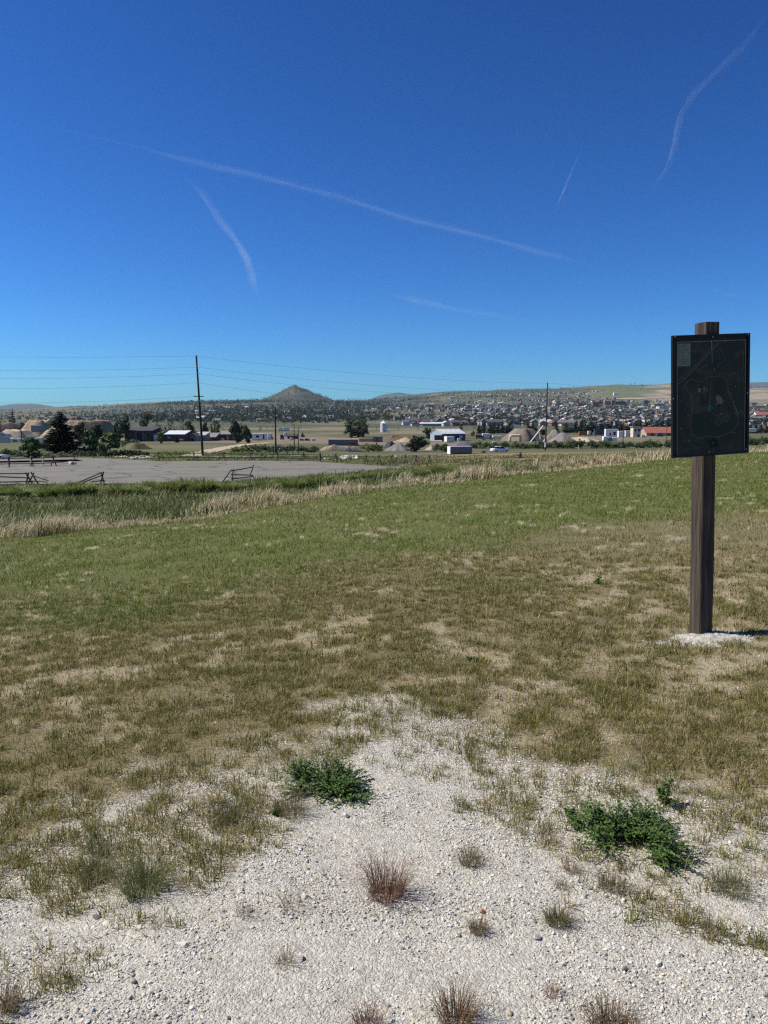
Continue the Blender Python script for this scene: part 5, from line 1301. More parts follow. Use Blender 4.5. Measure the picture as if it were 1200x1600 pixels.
# pipe gate beyond the far fence
gx0, gy0 = ground_at(427, 709, 114); gate = thing('pipe_fence', (gx0, gy0, H(gx0, gy0)), 'dark pipe rail fence before the hedge right of the dirt track', 'fence'); pk = PXM(gy0)
for i, u in enumerate((427, 433, 449, 458, 466)):
    mb = MB(); xx = (u - 427) * pk; mb.path([(xx, 0, -.4), (xx, 0, 1.5)], [.09, .09], 7); mb.build('post', PM['dark_metal'], gate)
for z in (.75, 1.2):
    mb = MB(); mb.path([(0, 0, z), (39 * pk, 0, z)], [.05, .05], 6); mb.build('rail', PM['dark_metal'], gate)
# long trailer and yard
b = Bld('long_trailer', 'long grey trailer shed with pale roof edge in the middle', 513, 559, 696, 687.5, 686.3, 4, 'purple_grey', 'pale_concrete', kind='flat', cat='trailer', lo=150, ov=.1)
for f in np.linspace(.06, .94, 13): b.rect('rib', f - .004, f + .004, 0, .96, 'grey_wall', .08)
boxveh('red_pickup', 'dark red pickup before the right end of the long grey trailer', 545, 561, 696.3, 690.5, y=b.root.location.y - 5.5, body='red_paint', cab=.5, cabcol='red_paint', wid=1.9, cat='pickup')
Bld('green_shed', 'grey-green flat shed right of the poplar clump', 583, 598, 690, 682.5, 681.8, 6, 'green_wall', 'grey_roof', kind='flat', y=345, cat='shed').rect('door', .3, .5, 0, .8, 'dark_green')
Bld('tan_wall', 'pale pinkish wall below the poplar clump', 561, 584, 690.5, 685, 684.6, 3, 'tan_wall', 'pale_concrete', kind='flat', y=352, cat='wall')
# silo
sx, sy = X(599.5, 640, 675), 640; sk = PXM(sy); silo = thing('grain_silo', (sx, sy, zrow(676, sy)), 'pale metal silo with a conical cap', 'silo'); r_ = 5.2 * sk; hs_ = 14.5 * sk
mb = MB(); mb.path([(0, 0, -.5), (0, 0, hs_)], [r_, r_], 24); mb.build('drum', PM['silo_metal'], silo)
mb = MB(); mb.path([(0, 0, hs_ + .01), (0, 0, hs_ + 1.9), (0, 0, hs_ + 2.3)], [r_ * 1.08, r_ * .22, r_ * .12], 24); mb.build('cap', PM['white_metal'], silo)
for z in np.linspace(.1, .95, 7):
    mb = MB(); mb.path([(0, 0, hs_ * z - .08), (0, 0, hs_ * z + .08)], [r_ * 1.015, r_ * 1.015], 24); mb.build('hoop', PM['silo_metal'], silo)
mb = MB(); mb.box(-.3, .3, -r_ - .35, -r_ + .1, 0, hs_); mb.build('ladder', PM['grey_wall'], silo)
boxveh('feed_tank', 'small white tank right of the silo', 604.5, 608, 678, 671, y=620, body='white_paint', cat='tank', wid=2, clear=.15)
# blue barn seen at an angle
b = Bld('blue_barn', 'dark blue barn with pale metal roof and lit left gable end', 672, 727, 689.5, 677.5, 670.5, 11.0, 'blue_wall', 'silo_metal', y=362, yaw=math.radians(26), cat='barn', wl=12.6)
b.rect('door', .30, .46, 0, .85, 'dark_metal').rect('door', .60, .74, 0, .85, 'dark_metal').rect('white_panel', .72, .86, .45, .75, 'white_metal')
g = MB(); e_ = b.W / 2; g.add([(-e_ - .04, -b.D / 2, 0), (-e_ - .04, b.D / 2, 0), (-e_ - .04, b.D / 2, b.he), (-e_ - .04, 0, b.hr - .1), (-e_ - .04, -b.D / 2, b.he), (-e_ - .004, -b.D / 2, 0), (-e_ - .004, b.D / 2, 0), (-e_ - .004, b.D / 2, b.he), (-e_ - .004, 0, b.hr - .1), (-e_ - .004, -b.D / 2, b.he)], [(0, 4, 3, 2, 1), (5, 6, 7, 8, 9), (0, 1, 6, 5), (1, 2, 7, 6), (2, 3, 8, 7), (3, 4, 9, 8), (4, 0, 5, 9)]); g.build('lit_gable', PM['blue_lit_end'], b.root)  # paler sheet over the left gable: sunlight put into its colour
for f in (.2, .4, .6, .8):
    mb = MB(); xx = -e_ + f * b.W; sl = (b.hr - b.he) / (b.D / 2); yy = -b.D / 4; zz = b.hr - sl * b.D / 4 + .16; mb.add([(xx - .5, yy - 1.4, zz - 1.4 * sl + .02), (xx + .5, yy - 1.4, zz - 1.4 * sl + .02), (xx + .5, yy + 1.4, zz + 1.4 * sl + .02), (xx - .5, yy + 1.4, zz + 1.4 * sl + .02)], [(0, 1, 2, 3)]); mb.build('skylight', PM['white_metal'], b.roof)
boxveh('cargo_container', 'dark maroon container before the blue barn', 679, 697, 688, 680, y=338, body='maroon', cat='container', clear=.04, fw=()); boxveh('box_trailer', 'white box trailer in front of the blue barn', 695.5, 709, 691, 682, y=322, yaw=math.radians(24), body='white_paint', cat='trailer', clear=.1, win=((.2, .35, .5, .7),)); boxveh('utility_vehicle', 'small white vehicle at the right end of the blue barn', 715, 722, 690, 685, y=335, body='white_car', cab=.4, cat='vehicle', wid=1.9)
# steel container beside the road
cxx, cyy = ground_at(719, 709.8, 120); ck = PXM(cyy); L_ = 36 * ck; h_ = 11.6 * ck; dm = thing('steel_container', (cxx, cyy + .8, H(cxx, cyy)), 'ribbed grey steel container with a sunlit left end beside the road', 'container', None, math.radians(13))
mb = MB(); mb.box(-L_ / 2, L_ / 2, -1.0, 1.0, .12, h_); mb.build('box', PM['steel_side'], dm)
for i, f in enumerate(np.linspace(-.47, .47, 14)):
    mb = MB(); mb.box(f * L_ - .05, f * L_ + .05, -1.07, -.998, .14, h_ - .03); mb.build('rib', PM['steel_side'], dm)
mb = MB(); mb.box(-L_ / 2 - .06, -L_ / 2 - .003, -1.03, 1.03, .05, h_ + .02); mb.build('lit_end', PM['white_paint'], dm)  # end panel painted white to stand for the sun on it
mb = MB(); mb.box(-L_ / 2, L_ / 2, -1.05, 1.05, h_ + .002, h_ + .09); mb.build('lid', PM['silo_metal'], dm)
mb = MB(); mb.box(-L_ / 2 + .1, L_ / 2 - .1, -.8, -.6, -.1, .12); mb.box(-L_ / 2 + .1, L_ / 2 - .1, .6, .8, -.1, .12); mb.build('skid', PM['dark_metal'], dm)
# machines and trucks near the arch
boxveh('rusty_truck', 'rust-red truck left of the white semi truck', 743, 757, 686, 679, y=360, body='rust', cab=.3, cabcol='rust', cat='truck', clear=.25); boxveh('semi_truck', 'white semi truck with cab in the yard above the white car', 754, 770, 687, 677.5, y=372, body='white_paint', cab=.32, cat='truck', clear=.3, fw=(.1, .22, .86)); boxveh('low_trailer', 'low white trailer right of the semi truck', 770, 783, 685.5, 681, y=378, body='white_paint', cat='trailer'); boxveh('small_car', 'tiny white car half hidden by the hedge', 770, 776, 693, 690.5, y=262, body='white_car', cab=.4, wid=1.8, cat='car')
Bld('white_store', 'long low white roof beyond the firs', 800, 813, 667, 664.8, 664, 12, 'white_paint', 'white_metal', kind='flat', y=880, cat='building')
ax_, ay_ = X(805, 330, 690), 330; ak = PXM(ay_); arch = thing('pipe_arch', (ax_, ay_, zrow(692, ay_)), 'cream pipe arch standing before the big gravel heap', 'pipe'); hw = 8.3 * ak; ht = 11.5 * ak
mb = MB(); pts = [(-hw, 0, -1)] + [(-hw * (1 - .35 * (1 - math.cos(t))), 0, ht - hw * .35 + hw * .35 * math.sin(t)) for t in np.linspace(0, math.pi / 2, 6)] + [(hw * (1 - .35 * (1 - math.cos(t))), 0, ht - hw * .35 + hw * .35 * math.sin(t)) for t in np.linspace(math.pi / 2, 0, 6)] + [(hw, 0, -1)]
mb.path(pts, [.52] * len(pts), 10); mb.build('pipe', PM['cream'], arch, True)
for s in (-1, 1):
    mb = MB(); mb.path([(s * hw, 0, ht * .36), (s * hw, 0, ht * .44)], [.62, .62], 10); mb.build('flange', PM['pale_concrete'], arch)
# heaps
def heapc(c, v=.25): return lambda V: np.tile(np.array(c), (len(V), 1)) * (1 + (fbm(V[:, 0], V[:, 1], 2.5, 4, 9) - .5) * v * 2)[:, None]
M_HEAP = colmat('heap_earth', .95, 1.5, .2, .15, 3.0)
def pile(label, u0, u1, vb, vt, c, seed, y, flat=0.0, ratio=.8, power=1.0, rough=.15, cat='gravel heap', name='gravel_heap'):
    um = (u0 + u1) / 2; k = PXM(y); w = (u1 - u0) / 2 * k; z = zrow(vt, y); x_ = X(um, y, vb); o = heap(name, x_, y + w * ratio, w, w * ratio, z - H(x_, y), M_HEAP, heapc(c), seed, 22, 44, rough, power=power, flat=flat); tag(o, label, cat); return o
pile('broad flat-topped brown gravel heap below the conveyor', 784, 858, 691, 670, (.21, .165, .135), 601, 345, .35, .6, .9, .05)
pile('grey pointed gravel heap right of the banded pole', 848, 890, 693, 671.5, (.21, .185, .16), 602, 335, .08, .7, .92, .2); pile('lower grey gravel heap beside the pointed one', 862, 902, 693.5, 676, (.22, .20, .18), 603, 325, .1, .6)
pile('tan gravel bench behind the hedge on the right', 878, 948, 691, 683.5, (.40, .32, .23), 604, 352, .3, .5); pile('pale heap in the yard at the left of the trailers', 905, 935, 689, 684, (.42, .36, .27), 605, 340, .2, .6)
pile('grey cone of crushed stone left of the dark round tree', 604, 644, 703.5, 692.5, (.22, .205, .19), 606, 225, .1, .8, .9, .2); pile('dark rubble bank behind the grey cone', 596, 622, 699, 690.5, (.115, .105, .10), 607, 260, .3, .6, 1, .3); pile('tan sand heap above the grey cone', 614, 650, 690, 684, (.36, .29, .19), 608, 340, .1, .6); pile('red-brown scrap heap right of the silo', 600, 634, 685, 680, (.17, .085, .06), 609, 420, .2, .6, 1, .5)
pile('dark gravel heap before the barn and hedge', 701, 752, 697, 689.5, (.15, .135, .125), 610, 255, .3, .5, 1.0, .1); pile('pale rubble left of the steel container', 664, 686, 703, 696, (.36, .31, .26), 611, 230, .0, .7, 1, .5)
pile('tan earth heap at far left, the larger peak', 22, 92, 687, 657, (.36, .275, .18), 612, 430, .45, .5, .9, .3, 'earth heap', 'earth_heap'); pile('dark cut bank at the left edge of the picture', -30, 46, 683, 660.5, (.16, .125, .10), 613, 480, .5, .4, .8, .3, 'earth bank', 'earth_bank'); pile('long brown embankment right of the big spruce', 96, 182, 684, 657, (.26, .185, .135), 614, 470, .55, .35, .7, .12, 'embankment', 'embankment'); pile('pale graded earth below the cut bank', -20, 62, 691, 671.5, (.46, .37, .25), 615, 330, .5, .35, 1.0, .2, 'earth bank', 'earth_bank')
pile('pale spoil heap behind the big spruce', 60, 130, 686, 664, (.36, .29, .20), 616, 400, .4, .5, 1, .3, 'earth heap', 'earth_heap'); pile('olive rise with scrub left of the brown shed', 176, 234, 704, 693, (.13, .12, .06), 617, 160, .45, .6, 1.0, .2, 'mound', 'mound')
pile('pale tan earth bank under the long grey trailer', 500, 572, 705.5, 697.5, (.27, .225, .16), 620, 205, .5, .25, .8, .5, 'earth bank', 'earth_bank')
# conveyor
cv = thing('conveyor', (X(838, 322, 690), 322, zrow(692, 322)), 'slanting pale conveyor against the big gravel heap', 'conveyor'); ck = PXM(322)
p0 = Vector((-10.5 * ck, -1, .2)); p1 = Vector((11 * ck, 1.5, 26.5 * ck))
for s in (-.5, .5):
    mb = MB(); mb.path([p0 + Vector((0, s, 0)), p1 + Vector((0, s, 0))], [.16, .16], 6); mb.build('side_beam', PM['cream'], cv)
d_ = p1 - p0
mb = MB(); mb.add([p0 + Vector((0, -.5, .14)), p0 + Vector((0, .5, .14)), p1 + Vector((0, .5, .14)), p1 + Vector((0, -.5, .14)), p0 + Vector((0, -.5, .2)), p0 + Vector((0, .5, .2)), p1 + Vector((0, .5, .2)), p1 + Vector((0, -.5, .2))], [(0, 3, 2, 1), (4, 5, 6, 7), (0, 1, 5, 4), (1, 2, 6, 5), (2, 3, 7, 6), (3, 0, 4, 7)]); mb.build('belt', PM['pale_concrete'], cv)
for f in (.35, .6, .85):
    q = p0 + d_ * f; mb = MB(); mb.path([(q.x - .8, q.y, -.5), (q.x, q.y, q.z)], [.11, .11], 6); mb.path([(q.x + .9, q.y, -.5), (q.x, q.y, q.z)], [.11, .11], 6); mb.build('trestle', PM['grey_wall'], cv)
hp_ = thing('hopper', (X(848, 326, 690), 326, zrow(692, 326)), 'dark hopper tower at the top of the conveyor', 'hopper')
mb = MB(); mb.loft([[(-.5, -.5, 3.2), (.5, -.5, 3.2), (.5, .5, 3.2), (-.5, .5, 3.2)], [(-1.4, -1.2, 4.8), (1.4, -1.2, 4.8), (1.4, 1.2, 4.8), (-1.4, 1.2, 4.8)], [(-1.4, -1.2, 5.6), (1.4, -1.2, 5.6), (1.4, 1.2, 5.6), (-1.4, 1.2, 5.6)]]); mb.build('bin', PM['dark_brown_wall'], hp_)
for sx_ in (-1, 1):
    for sy_ in (-1, 1):
        mb = MB(); mb.path([(sx_ * 1.3, sy_ * 1.1, -1), (sx_ * 1.2, sy_ * 1.05, 4.9)], [.12, .12], 6); mb.build('leg', PM['cream'] if sx_ < 0 else PM['dark_metal'], hp_)
# right-hand yard
boxveh('rusty_truck', 'rusty flatbed truck left of the white trailers', 905, 919, 681, 674.5, y=450, body='rust', cab=.3, cabcol='dark_metal', cat='truck', clear=.3); boxveh('machine', 'small pale loader right of the rusty flatbed truck', 919, 927, 681, 673.5, y=448, body='cream', cab=.5, cabcol='grey_car', cat='loader', clear=.3)
boxveh('dark_tank', 'dark green tank trailer left of the white trailers', 929, 945, 681, 671.5, y=470, body='dark_green', cat='trailer', clear=.15)
boxveh('box_trailer', 'long white box trailer left of the cream tower', 946, 966, 685, 670.5, y=430, body='white_paint', cat='trailer', wid=2.6, win=((.3, .42, .3, .6), (.6, .8, .35, .7)), clear=.12); boxveh('box_trailer', 'square white box truck right of the long white trailer', 966.5, 976, 685.5, 673.5, y=415, body='white_paint', cat='trailer', wid=2.6, clear=.15); boxveh('box_trailer', 'low white trailer left beside the cream tower', 977, 989, 684, 673, y=435, body='white_paint', cat='trailer', clear=.15, win=((.5, .85, .3, .6),))
b = Bld('cream_tower', 'two-storey cream office tower with overhanging flat roof', 989, 1001, 684.5, 667.5, 666.3, 5, 'cream', 'grey_roof', kind='flat', y=425, cat='building', ov=.5)
b.rect('window', .12, .40, .60, .85, 'dark_glass', frame='white_paint').rect('window', .58, .88, .60, .85, 'dark_glass', frame='white_paint').rect('door', .15, .35, 0, .35, 'white_paint').rect('window', .55, .85, .12, .35, 'dark_glass', frame='white_paint')
b = Bld('red_roofed_building', 'long low building with a red roof beside the map sign', 1010, 1062, 684, 676, 667.5, 14, 'tan_wall', 'red_roof', y=480, cat='building', ov=.6)
b.rect('door', .12, .22, 0, .8, 'dark_glass').rect('door', .62, .72, 0, .8, 'dark_glass').rect('window', .30, .42, .35, .75, 'dark_glass', frame='white_paint')
boxveh('blue_truck', 'dark blue truck before the red-roofed building', 1027, 1037, 684.5, 677, y=455, body='blue_car', cab=.35, cabcol='blue_car', cat='truck'); boxveh('white_car', 'white vehicle right of the cream tower', 1002, 1009, 684, 679.5, y=440, body='white_car', cab=.4, cat='vehicle', wid=1.9)
for i, (u0, u1, lab) in enumerate(((943, 949, 'white crate pile below the long white trailer, left one'), (951, 956, 'grey machine block below the long white trailer'), (957, 964, 'white crate pile below the long white trailer, right one'))):
    boxveh('crate_pile', lab, u0, u1, 690, 682 + i, y=330, body=('white_paint', 'grey_wall', 'white_paint')[i], cat='crate', clear=.03, fw=())
boxveh('box_trailer', 'white trailer right of the map sign', 1170, 1182, 676, 669.5, y=420, body='white_paint', cat='trailer'); b = Bld('red_roofed_building', 'red-roofed building right of the map sign', 1182, 1215, 655, 648, 643.5, 20, 'white_paint', 'red_roof', y=1450, cat='building')
# far left yard
b = Bld('white_wall', 'white concrete yard wall at the left edge', -25, 14, 692, 683, 682.7, 1.0, 'pale_concrete', 'pale_concrete', kind='flat', cat='wall', lo=150, ov=0); boxveh('white_truck', 'white pickup above the white yard wall', -4, 8.5, 683.5, 675.5, y=285, body='white_car', cab=.5, cat='pickup', clear=.2); boxveh('parked_car', 'white car right of the pickup above the yard wall', 9, 16, 683, 677.5, y=290, body='white_car', cab=.4, cat='car', wid=1.9)
for i, (u0, u1) in enumerate(((15, 20), (21, 26), (27, 32), (32.5, 36.5))): boxveh('white_crate', ['first', 'second', 'third', 'fourth'][i] + ' pale crate right of the white yard wall', u0, u1, 692, 685 + i % 2, y=255, body=('white_paint', 'grey_wall', 'white_paint', 'pale_roof')[i], cat='crate', clear=.03, fw=(), group='pale crates by the yard wall')
boxveh('white_trailer', 'white flat trailer left of the big spruce', 56, 65, 688, 684, y=262, body='white_paint', cat='trailer'); boxveh('small_car', 'white car on the graded earth left of the spruce', 43, 48.5, 684, 681, y=300, body='white_car', cab=.4, cat='car', wid=1.8)
Bld('grey_block', 'grey concrete block wall under the tan earth heap', 48.5, 60, 672, 665, 664.6, 5, 'grey_wall', 'pale_concrete', kind='flat', y=420, cat='wall')
# excavator-like orange machine in the middle yard
ex = thing('orange_loader', (X(646, 345, 690), 345, zrow(692, 345)), 'orange loader behind the dark round tree', 'loader')
mb = MB(); mb.chamfer(-1.6, 1.6, -1, 1, .9, 2.2, .15); mb.build('body', PM['orange_paint'], ex); mb = MB(); mb.chamfer(-.4, .9, -.8, .8, 2.205, 3.3, .1); mb.build('cab', PM['dark_glass'], ex); mb = MB(); mb.path([(-1.2, -1.1, 1.8), (-2.6, -1.1, 2.9), (-3.4, -1.1, 1.4)], [.2, .18, .15], 6); mb.build('arm', PM['orange_paint'], ex); mb = MB(); mb.box(-4.0, -3.2, -1.2, 1.2, .7, 1.6); mb.build('bucket', PM['dark_metal'], ex)
for q in (-1, 1):
    for s in (-1, 1): wheel(ex, q * 1.1, s * .95, .65, .4, s)
# small things in the field
mb = MB(); mb.path([(0, 0, -.2), (.05, 0, .5), (.15, 0, .95)], [.32, .26, .12], 8); mb.path([(0, 0, .3), (-.5, 0, .6)], [.14, .06], 6); o = mb.build('tree_stump', M_LOG); x_, y_ = ground_at(812, 716, 60); o.location = (x_, y_, H(x_, y_)); tag(o, 'dark broken stump in the dry right field', 'stump')
plant('bushM', 756, 708, 703, 9, 'small round green shrub left of the white car', 100)
mb = MB(); mb.path([(0, 0, -.3), (0, 0, .9)], [.12, .1], 8); mb.box(-.28, .28, -.2, -.12, .5, 1.2); o = mb.build('small_sign', PM['pale_concrete']); x_, y_ = ground_at(543.5, 709, 112); o.location = (x_, y_, H(x_, y_)); tag(o, 'small pale sign post behind the white rocks', 'sign')
mb = MB(); mb.path([(0, 0, -.2), (0, 0, 1.3)], [.11, .1], 8); o = mb.build('marker_post', PM['cream']); x_, y_ = ground_at(904, 702.5, 120); o.location = (x_, y_, H(x_, y_)); tag(o, 'short pale marker post before the right hedge', 'post')
def rocks(label, spots, c, sz):
    x0, y0 = ground_at(*spots[0], 100); root = thing('rock_heap', (x0, y0, gz_(x0, y0)), label, 'rocks')
    import bmesh
    mes = []
    for s in range(4):
        r = np.random.default_rng(700 + s); bm = bmesh.new(); bmesh.ops.create_icosphere(bm, subdivisions=1, radius=1)
        for w in bm.verts: w.co = w.co * r.uniform(.75, 1.2)
        me = bpy.data.meshes.new('rock'); bm.to_mesh(me); bm.free(); me.materials.append(c); mes.append(me)
    for i, (u, v) in enumerate(spots):
        x_, y_ = ground_at(u, v, 100); o = link('rock', mes[i % 4], root); q = sz * random.uniform(.6, 1.3); o.location = (x_ - x0, y_ - y0, gz_(x_, y_) - gz_(x0, y0) + q * .3); o.scale = (q * 1.3, q, q * .75); o.rotation_euler = (random.uniform(-.3, .3), 0, random.uniform(0, 6.28))
M_ROCK = mat('pale_rock', (.48, .42, .33), .9, .25, 2.5, .05)
rocks('pale rocks along the kerb behind the lot, left of the far fence', [(205 + i * 1.75 + random.uniform(-.6, .6), 715.5 + random.uniform(-1.6, 2.0)) for i in range(20)] + [(183 + i * 3, 714.5) for i in range(6)], M_ROCK, .28)
rocks('heap of white rocks between the crossed log bucks', [(531 + random.uniform(0, 28), 715 + random.uniform(-2, 3.5)) for i in range(26)] + [(508, 718), (513, 718), (524, 719), (619, 714), (627, 713), (636, 713)], mat('white_rock', (.58, .56, .50), .9, .2, 2.5, .05), .26)
rocks('white rocks at the leaning end of the left fence', [(110.5, 726), (113, 727), (116, 725.5)], M_ROCK, .35)

# ------------------------------------------------------------------ the town on the hillside
def uvw(x, y, z):
    """photo column and row of world points (only used to read the photo's land cover)"""
    zc = y * math.cos(PITCH) - (z - EYE) * math.sin(PITCH); yc = y * math.sin(PITCH) + (z - EYE) * math.cos(PITCH)
    return 600 + F * x / zc, 800 - F * yc / zc
def town_density(u, v, x, y):
    n = fbm(x, y, 160, 3, 801); n2 = fbm(x, y, 55, 2, 805)
    core = sstep(610, 760, u) * sstep(626, 634, v) * sstep(667, 662, v)
    upper = sstep(640, 700, u) * sstep(985, 900, u) * sstep(608, 613, v) * sstep(634, 628, v) * .55
    mid = sstep(520, 640, u) * sstep(700, 600, u) * sstep(624, 630, v) * sstep(662, 656, v) * .65
    left = sstep(150, 330, u) * sstep(560, 480, u) * sstep(634, 640, v) * sstep(662, 656, v) * .28
    far_l = sstep(220, 120, u) * sstep(642, 646, v) * sstep(660, 656, v) * .08
    green = 1 - .85 * (sstep(925, 955, u) * sstep(1045, 1020, u) * sstep(606, 610, v) * sstep(626, 622, v))
    bare = 1 - .8 * sstep(.52, .60, fbm(x, y, 330, 2, 811)) * sstep(900, 700, u)
    right = 1 - .75 * sstep(1040, 1080, u) * sstep(640, 630, v)
    return np.clip(core + upper + mid + left + far_l, 0, 1) * green * bare * right * np.clip(.35 + 1.3 * n, 0, 1) * np.clip(2.4 * n2 - .4, .15, 1)
M_TOWN = colmat('house_paint', .75, .25, .12)
HB_V = np.array([(-.5, -.5, -.6), (.5, -.5, -.6), (.5, .5, -.6), (-.5, .5, -.6), (-.5, -.5, 1), (.5, -.5, 1), (.5, .5, 1), (-.5, .5, 1), (-.56, -.58, .95), (.56, -.58, .95), (.56, .58, .95), (-.56, .58, .95), (-.56, 0, 1.62), (.56, 0, 1.62)], float)
HB_Q = np.array([(0, 1, 5, 4), (1, 2, 6, 5), (2, 3, 7, 6), (3, 0, 4, 7), (8, 9, 13, 12), (10, 11, 12, 13), (9, 10, 13, 13), (11, 8, 12, 12), (11, 10, 9, 8)])
def house_tris():
    t = []
    for q in HB_Q:
        if q[2] == q[3]: t.append((q[0], q[1], q[2]))
        else: t += [(q[0], q[1], q[2]), (q[0], q[2], q[3])]
    return np.array(t)
HT = house_tris()
n = 26000; r = np.random.default_rng(77)
yy = np.exp(r.uniform(math.log(950), math.log(3900), n)); xx = yy * np.tan(np.radians(r.uniform(-24, 30, n)))
zz = hgt(xx, yy); uu, vv = uvw(xx, yy, zz); k = r.random(n) < town_density(uu, vv, xx, yy) * .24
xx, yy, zz, uu, vv = (q[k] for q in (xx, yy, zz, uu, vv)); o_ = np.argsort(yy); xx, yy, zz, uu, vv = (q[o_] for q in (xx, yy, zz, uu, vv)); n = len(xx)
print('houses', n)
WALLS = [('white', (.56, .55, .53)), ('pale grey', (.40, .40, .40)), ('cream', (.52, .45, .34)), ('red brick', (.22, .10, .075)), ('tan', (.34, .27, .20)), ('dull blue', (.22, .27, .33))]
ROOFS = [(.10, .095, .10), (.16, .15, .15), (.24, .23, .23), (.18, .11, .09), (.52, .52, .53), (.09, .075, .07)]
wi = r.choice(6, n, p=[.17, .24, .16, .20, .17, .06]); ri = r.choice(6, n, p=[.24, .24, .18, .12, .12, .10])
S = np.stack([r.uniform(7, 14, n), r.uniform(6, 10, n), r.uniform(2.8, 6.0, n)], 1); big = r.random(n) < .07; S[big, 0] *= 2.2; S[big, 1] *= 1.5
rot = np.where(r.random(n) < .5, 0, math.pi / 2) + .18 + r.normal(0, .06, n)
def house_mesh(i):
    V = HB_V * S[i]; C = np.zeros((14, 3)); C[:8] = WALLS[wi[i]][1]; C[8:] = ROOFS[ri[i]]; return V, C
NI = min(290, n)
SIDE = lambda u: 'left of the butte foot' if u < 480 else 'between the butte and the town' if u < 660 else 'on the lower town slope' if u < 860 else 'below the brick town centre' if u < 1047 else 'right of the map sign'
for i in range(NI):
    V, C = house_mesh(i); o = mesh_np('town_house', V, HT, [M_TOWN], C); o.location = (xx[i], yy[i], zz[i]); o.rotation_euler = (0, 0, rot[i])
    s_ = SIDE(uu[i]); sz = 'long ' if big[i] else 'small '; nm = WALLS[wi[i]][0]
    tag(o, f'{sz}{nm} house {s_}', 'house', f'{sz}{nm} houses {s_}')
if n > NI:
    Vs, Ts, Cs = [], [], []
    for i in range(NI, n):
        V, C = house_mesh(i); c, s_ = math.cos(rot[i]), math.sin(rot[i]); V = np.stack([V[:, 0] * c - V[:, 1] * s_ + xx[i], V[:, 0] * s_ + V[:, 1] * c + yy[i], V[:, 2] + zz[i]], 1)
        Vs.append(V); Cs.append(C); Ts.append(HT + 14 * (i - NI))
    tag(mesh_np('distant_houses', np.concatenate(Vs), np.concatenate(Ts), [M_TOWN], np.concatenate(Cs)), 'mass of small houses on the far town slope', kind='stuff')
# larger buildings of the town centre
def block(name, label, u0, u1, vb, vt, wall, y, depth=18, cat='building', roof='grey_roof', rows=0, cols=0, yaw=0.0):
    b = Bld(name, label, u0, u1, vb, vt + .5, vt, depth, wall, roof, kind='flat', y=y, cat=cat, ov=.3, yaw=yaw)
    for r_ in range(rows):
        for c_ in range(cols):
            b.rect('window', (c_ + .28) / cols, (c_ + .72) / cols, (r_ + .3) / rows, (r_ + .75) / rows, 'dark_glass', .25)
    return b
block('brick_block', 'broad red brick block in the middle of the town centre', 945, 955, 637, 627, 'brick', 2450, rows=4, cols=5); block('brick_block', 'tall narrow brick building left of the dark blue-grey block', 955.5, 961, 637, 625.5, 'brick', 2440, rows=5, cols=3); block('brick_block', 'wide dark block right of the brick buildings', 961.5, 978, 637, 627.5, 'blue_wall', 2460, rows=4, cols=7)
block('brick_tower', 'dark slender tower block right of the town centre', 1006, 1012, 638, 625.5, 'blue_wall', 2420, 14, 'tower', rows=7, cols=3); block('brick_block', 'long grey-roofed brick hall left of the broad brick block', 926, 944, 635, 628, 'brick', 2500, rows=2, cols=7); block('brick_block', 'orange brick building at the left of the town centre', 926, 937, 638, 632, 'rust', 2380, rows=2, cols=4)
block('brick_block', 'purple-brown brick block left of the centre', 903, 916, 638, 630, 'brick', 2400, rows=3, cols=5); block('brick_block', 'cream hotel block above the purple-brown brick block', 869, 876, 634, 627.5, 'tan_wall', 2600, rows=4, cols=3); block('white_block', 'white block at the upper left of the town centre', 925, 929, 631, 626, 'white_paint', 2580, rows=2, cols=2)
block('white_hall', 'long white hall right of the dark slender tower', 1030, 1046, 640, 634.5, 'white_paint', 2250, 25, rows=1, cols=6); block('white_hall', 'flat white warehouse below the slender tower', 990, 1008, 641, 637.5, 'white_paint', 2200, 25, rows=1, cols=6); block('white_hall', 'long pale warehouse above the firs on the right', 916, 940, 657, 654.5, 'pale_roof', 1350, 20, rows=1, cols=8); block('white_hall', 'long grey warehouse above the left firs of the long row', 866, 905, 660, 657.5, 'grey_wall', 1250, 20, rows=1, cols=10); block('white_hall', 'pale flat hall at the lower town slope', 960, 990, 650, 648, 'pale_roof', 1650, 20, rows=1, cols=8)
block('white_hall', 'long white roof at the foot of the butte', 521, 538, 656.5, 654, 'white_paint', 1550, 20, roof='white_metal', rows=1, cols=6); block('grey_hall', 'grey low hall left of the long white roof', 500, 512, 657, 655, 'grey_wall', 1550, 20, rows=1, cols=5); block('white_house', 'bright white house cluster right of the bright green poplar', 353, 364, 661, 656.5, 'white_paint', 1250, 12, 'house', rows=1, cols=4); block('white_hall', 'white house on the left hillside', 289, 297, 650, 647, 'white_paint', 2000, 12, 'house', rows=1, cols=3); block('tan_hall', 'tan brick school on the hillside below the green terrace', 716, 728, 640, 632.5, 'tan_wall', 2350, 16, 'building', rows=2, cols=5)
ch = Bld('white_church', 'white church with a tall tower on the shoulder of the butte', 513, 521, 637.3, 634.5, 633, 14, 'white_paint', 'grey_roof', y=2700, cat='church'); ch.rect('window', .2, .35, .3, .8, 'dark_glass').rect('window', .6, .75, .3, .8, 'dark_glass')
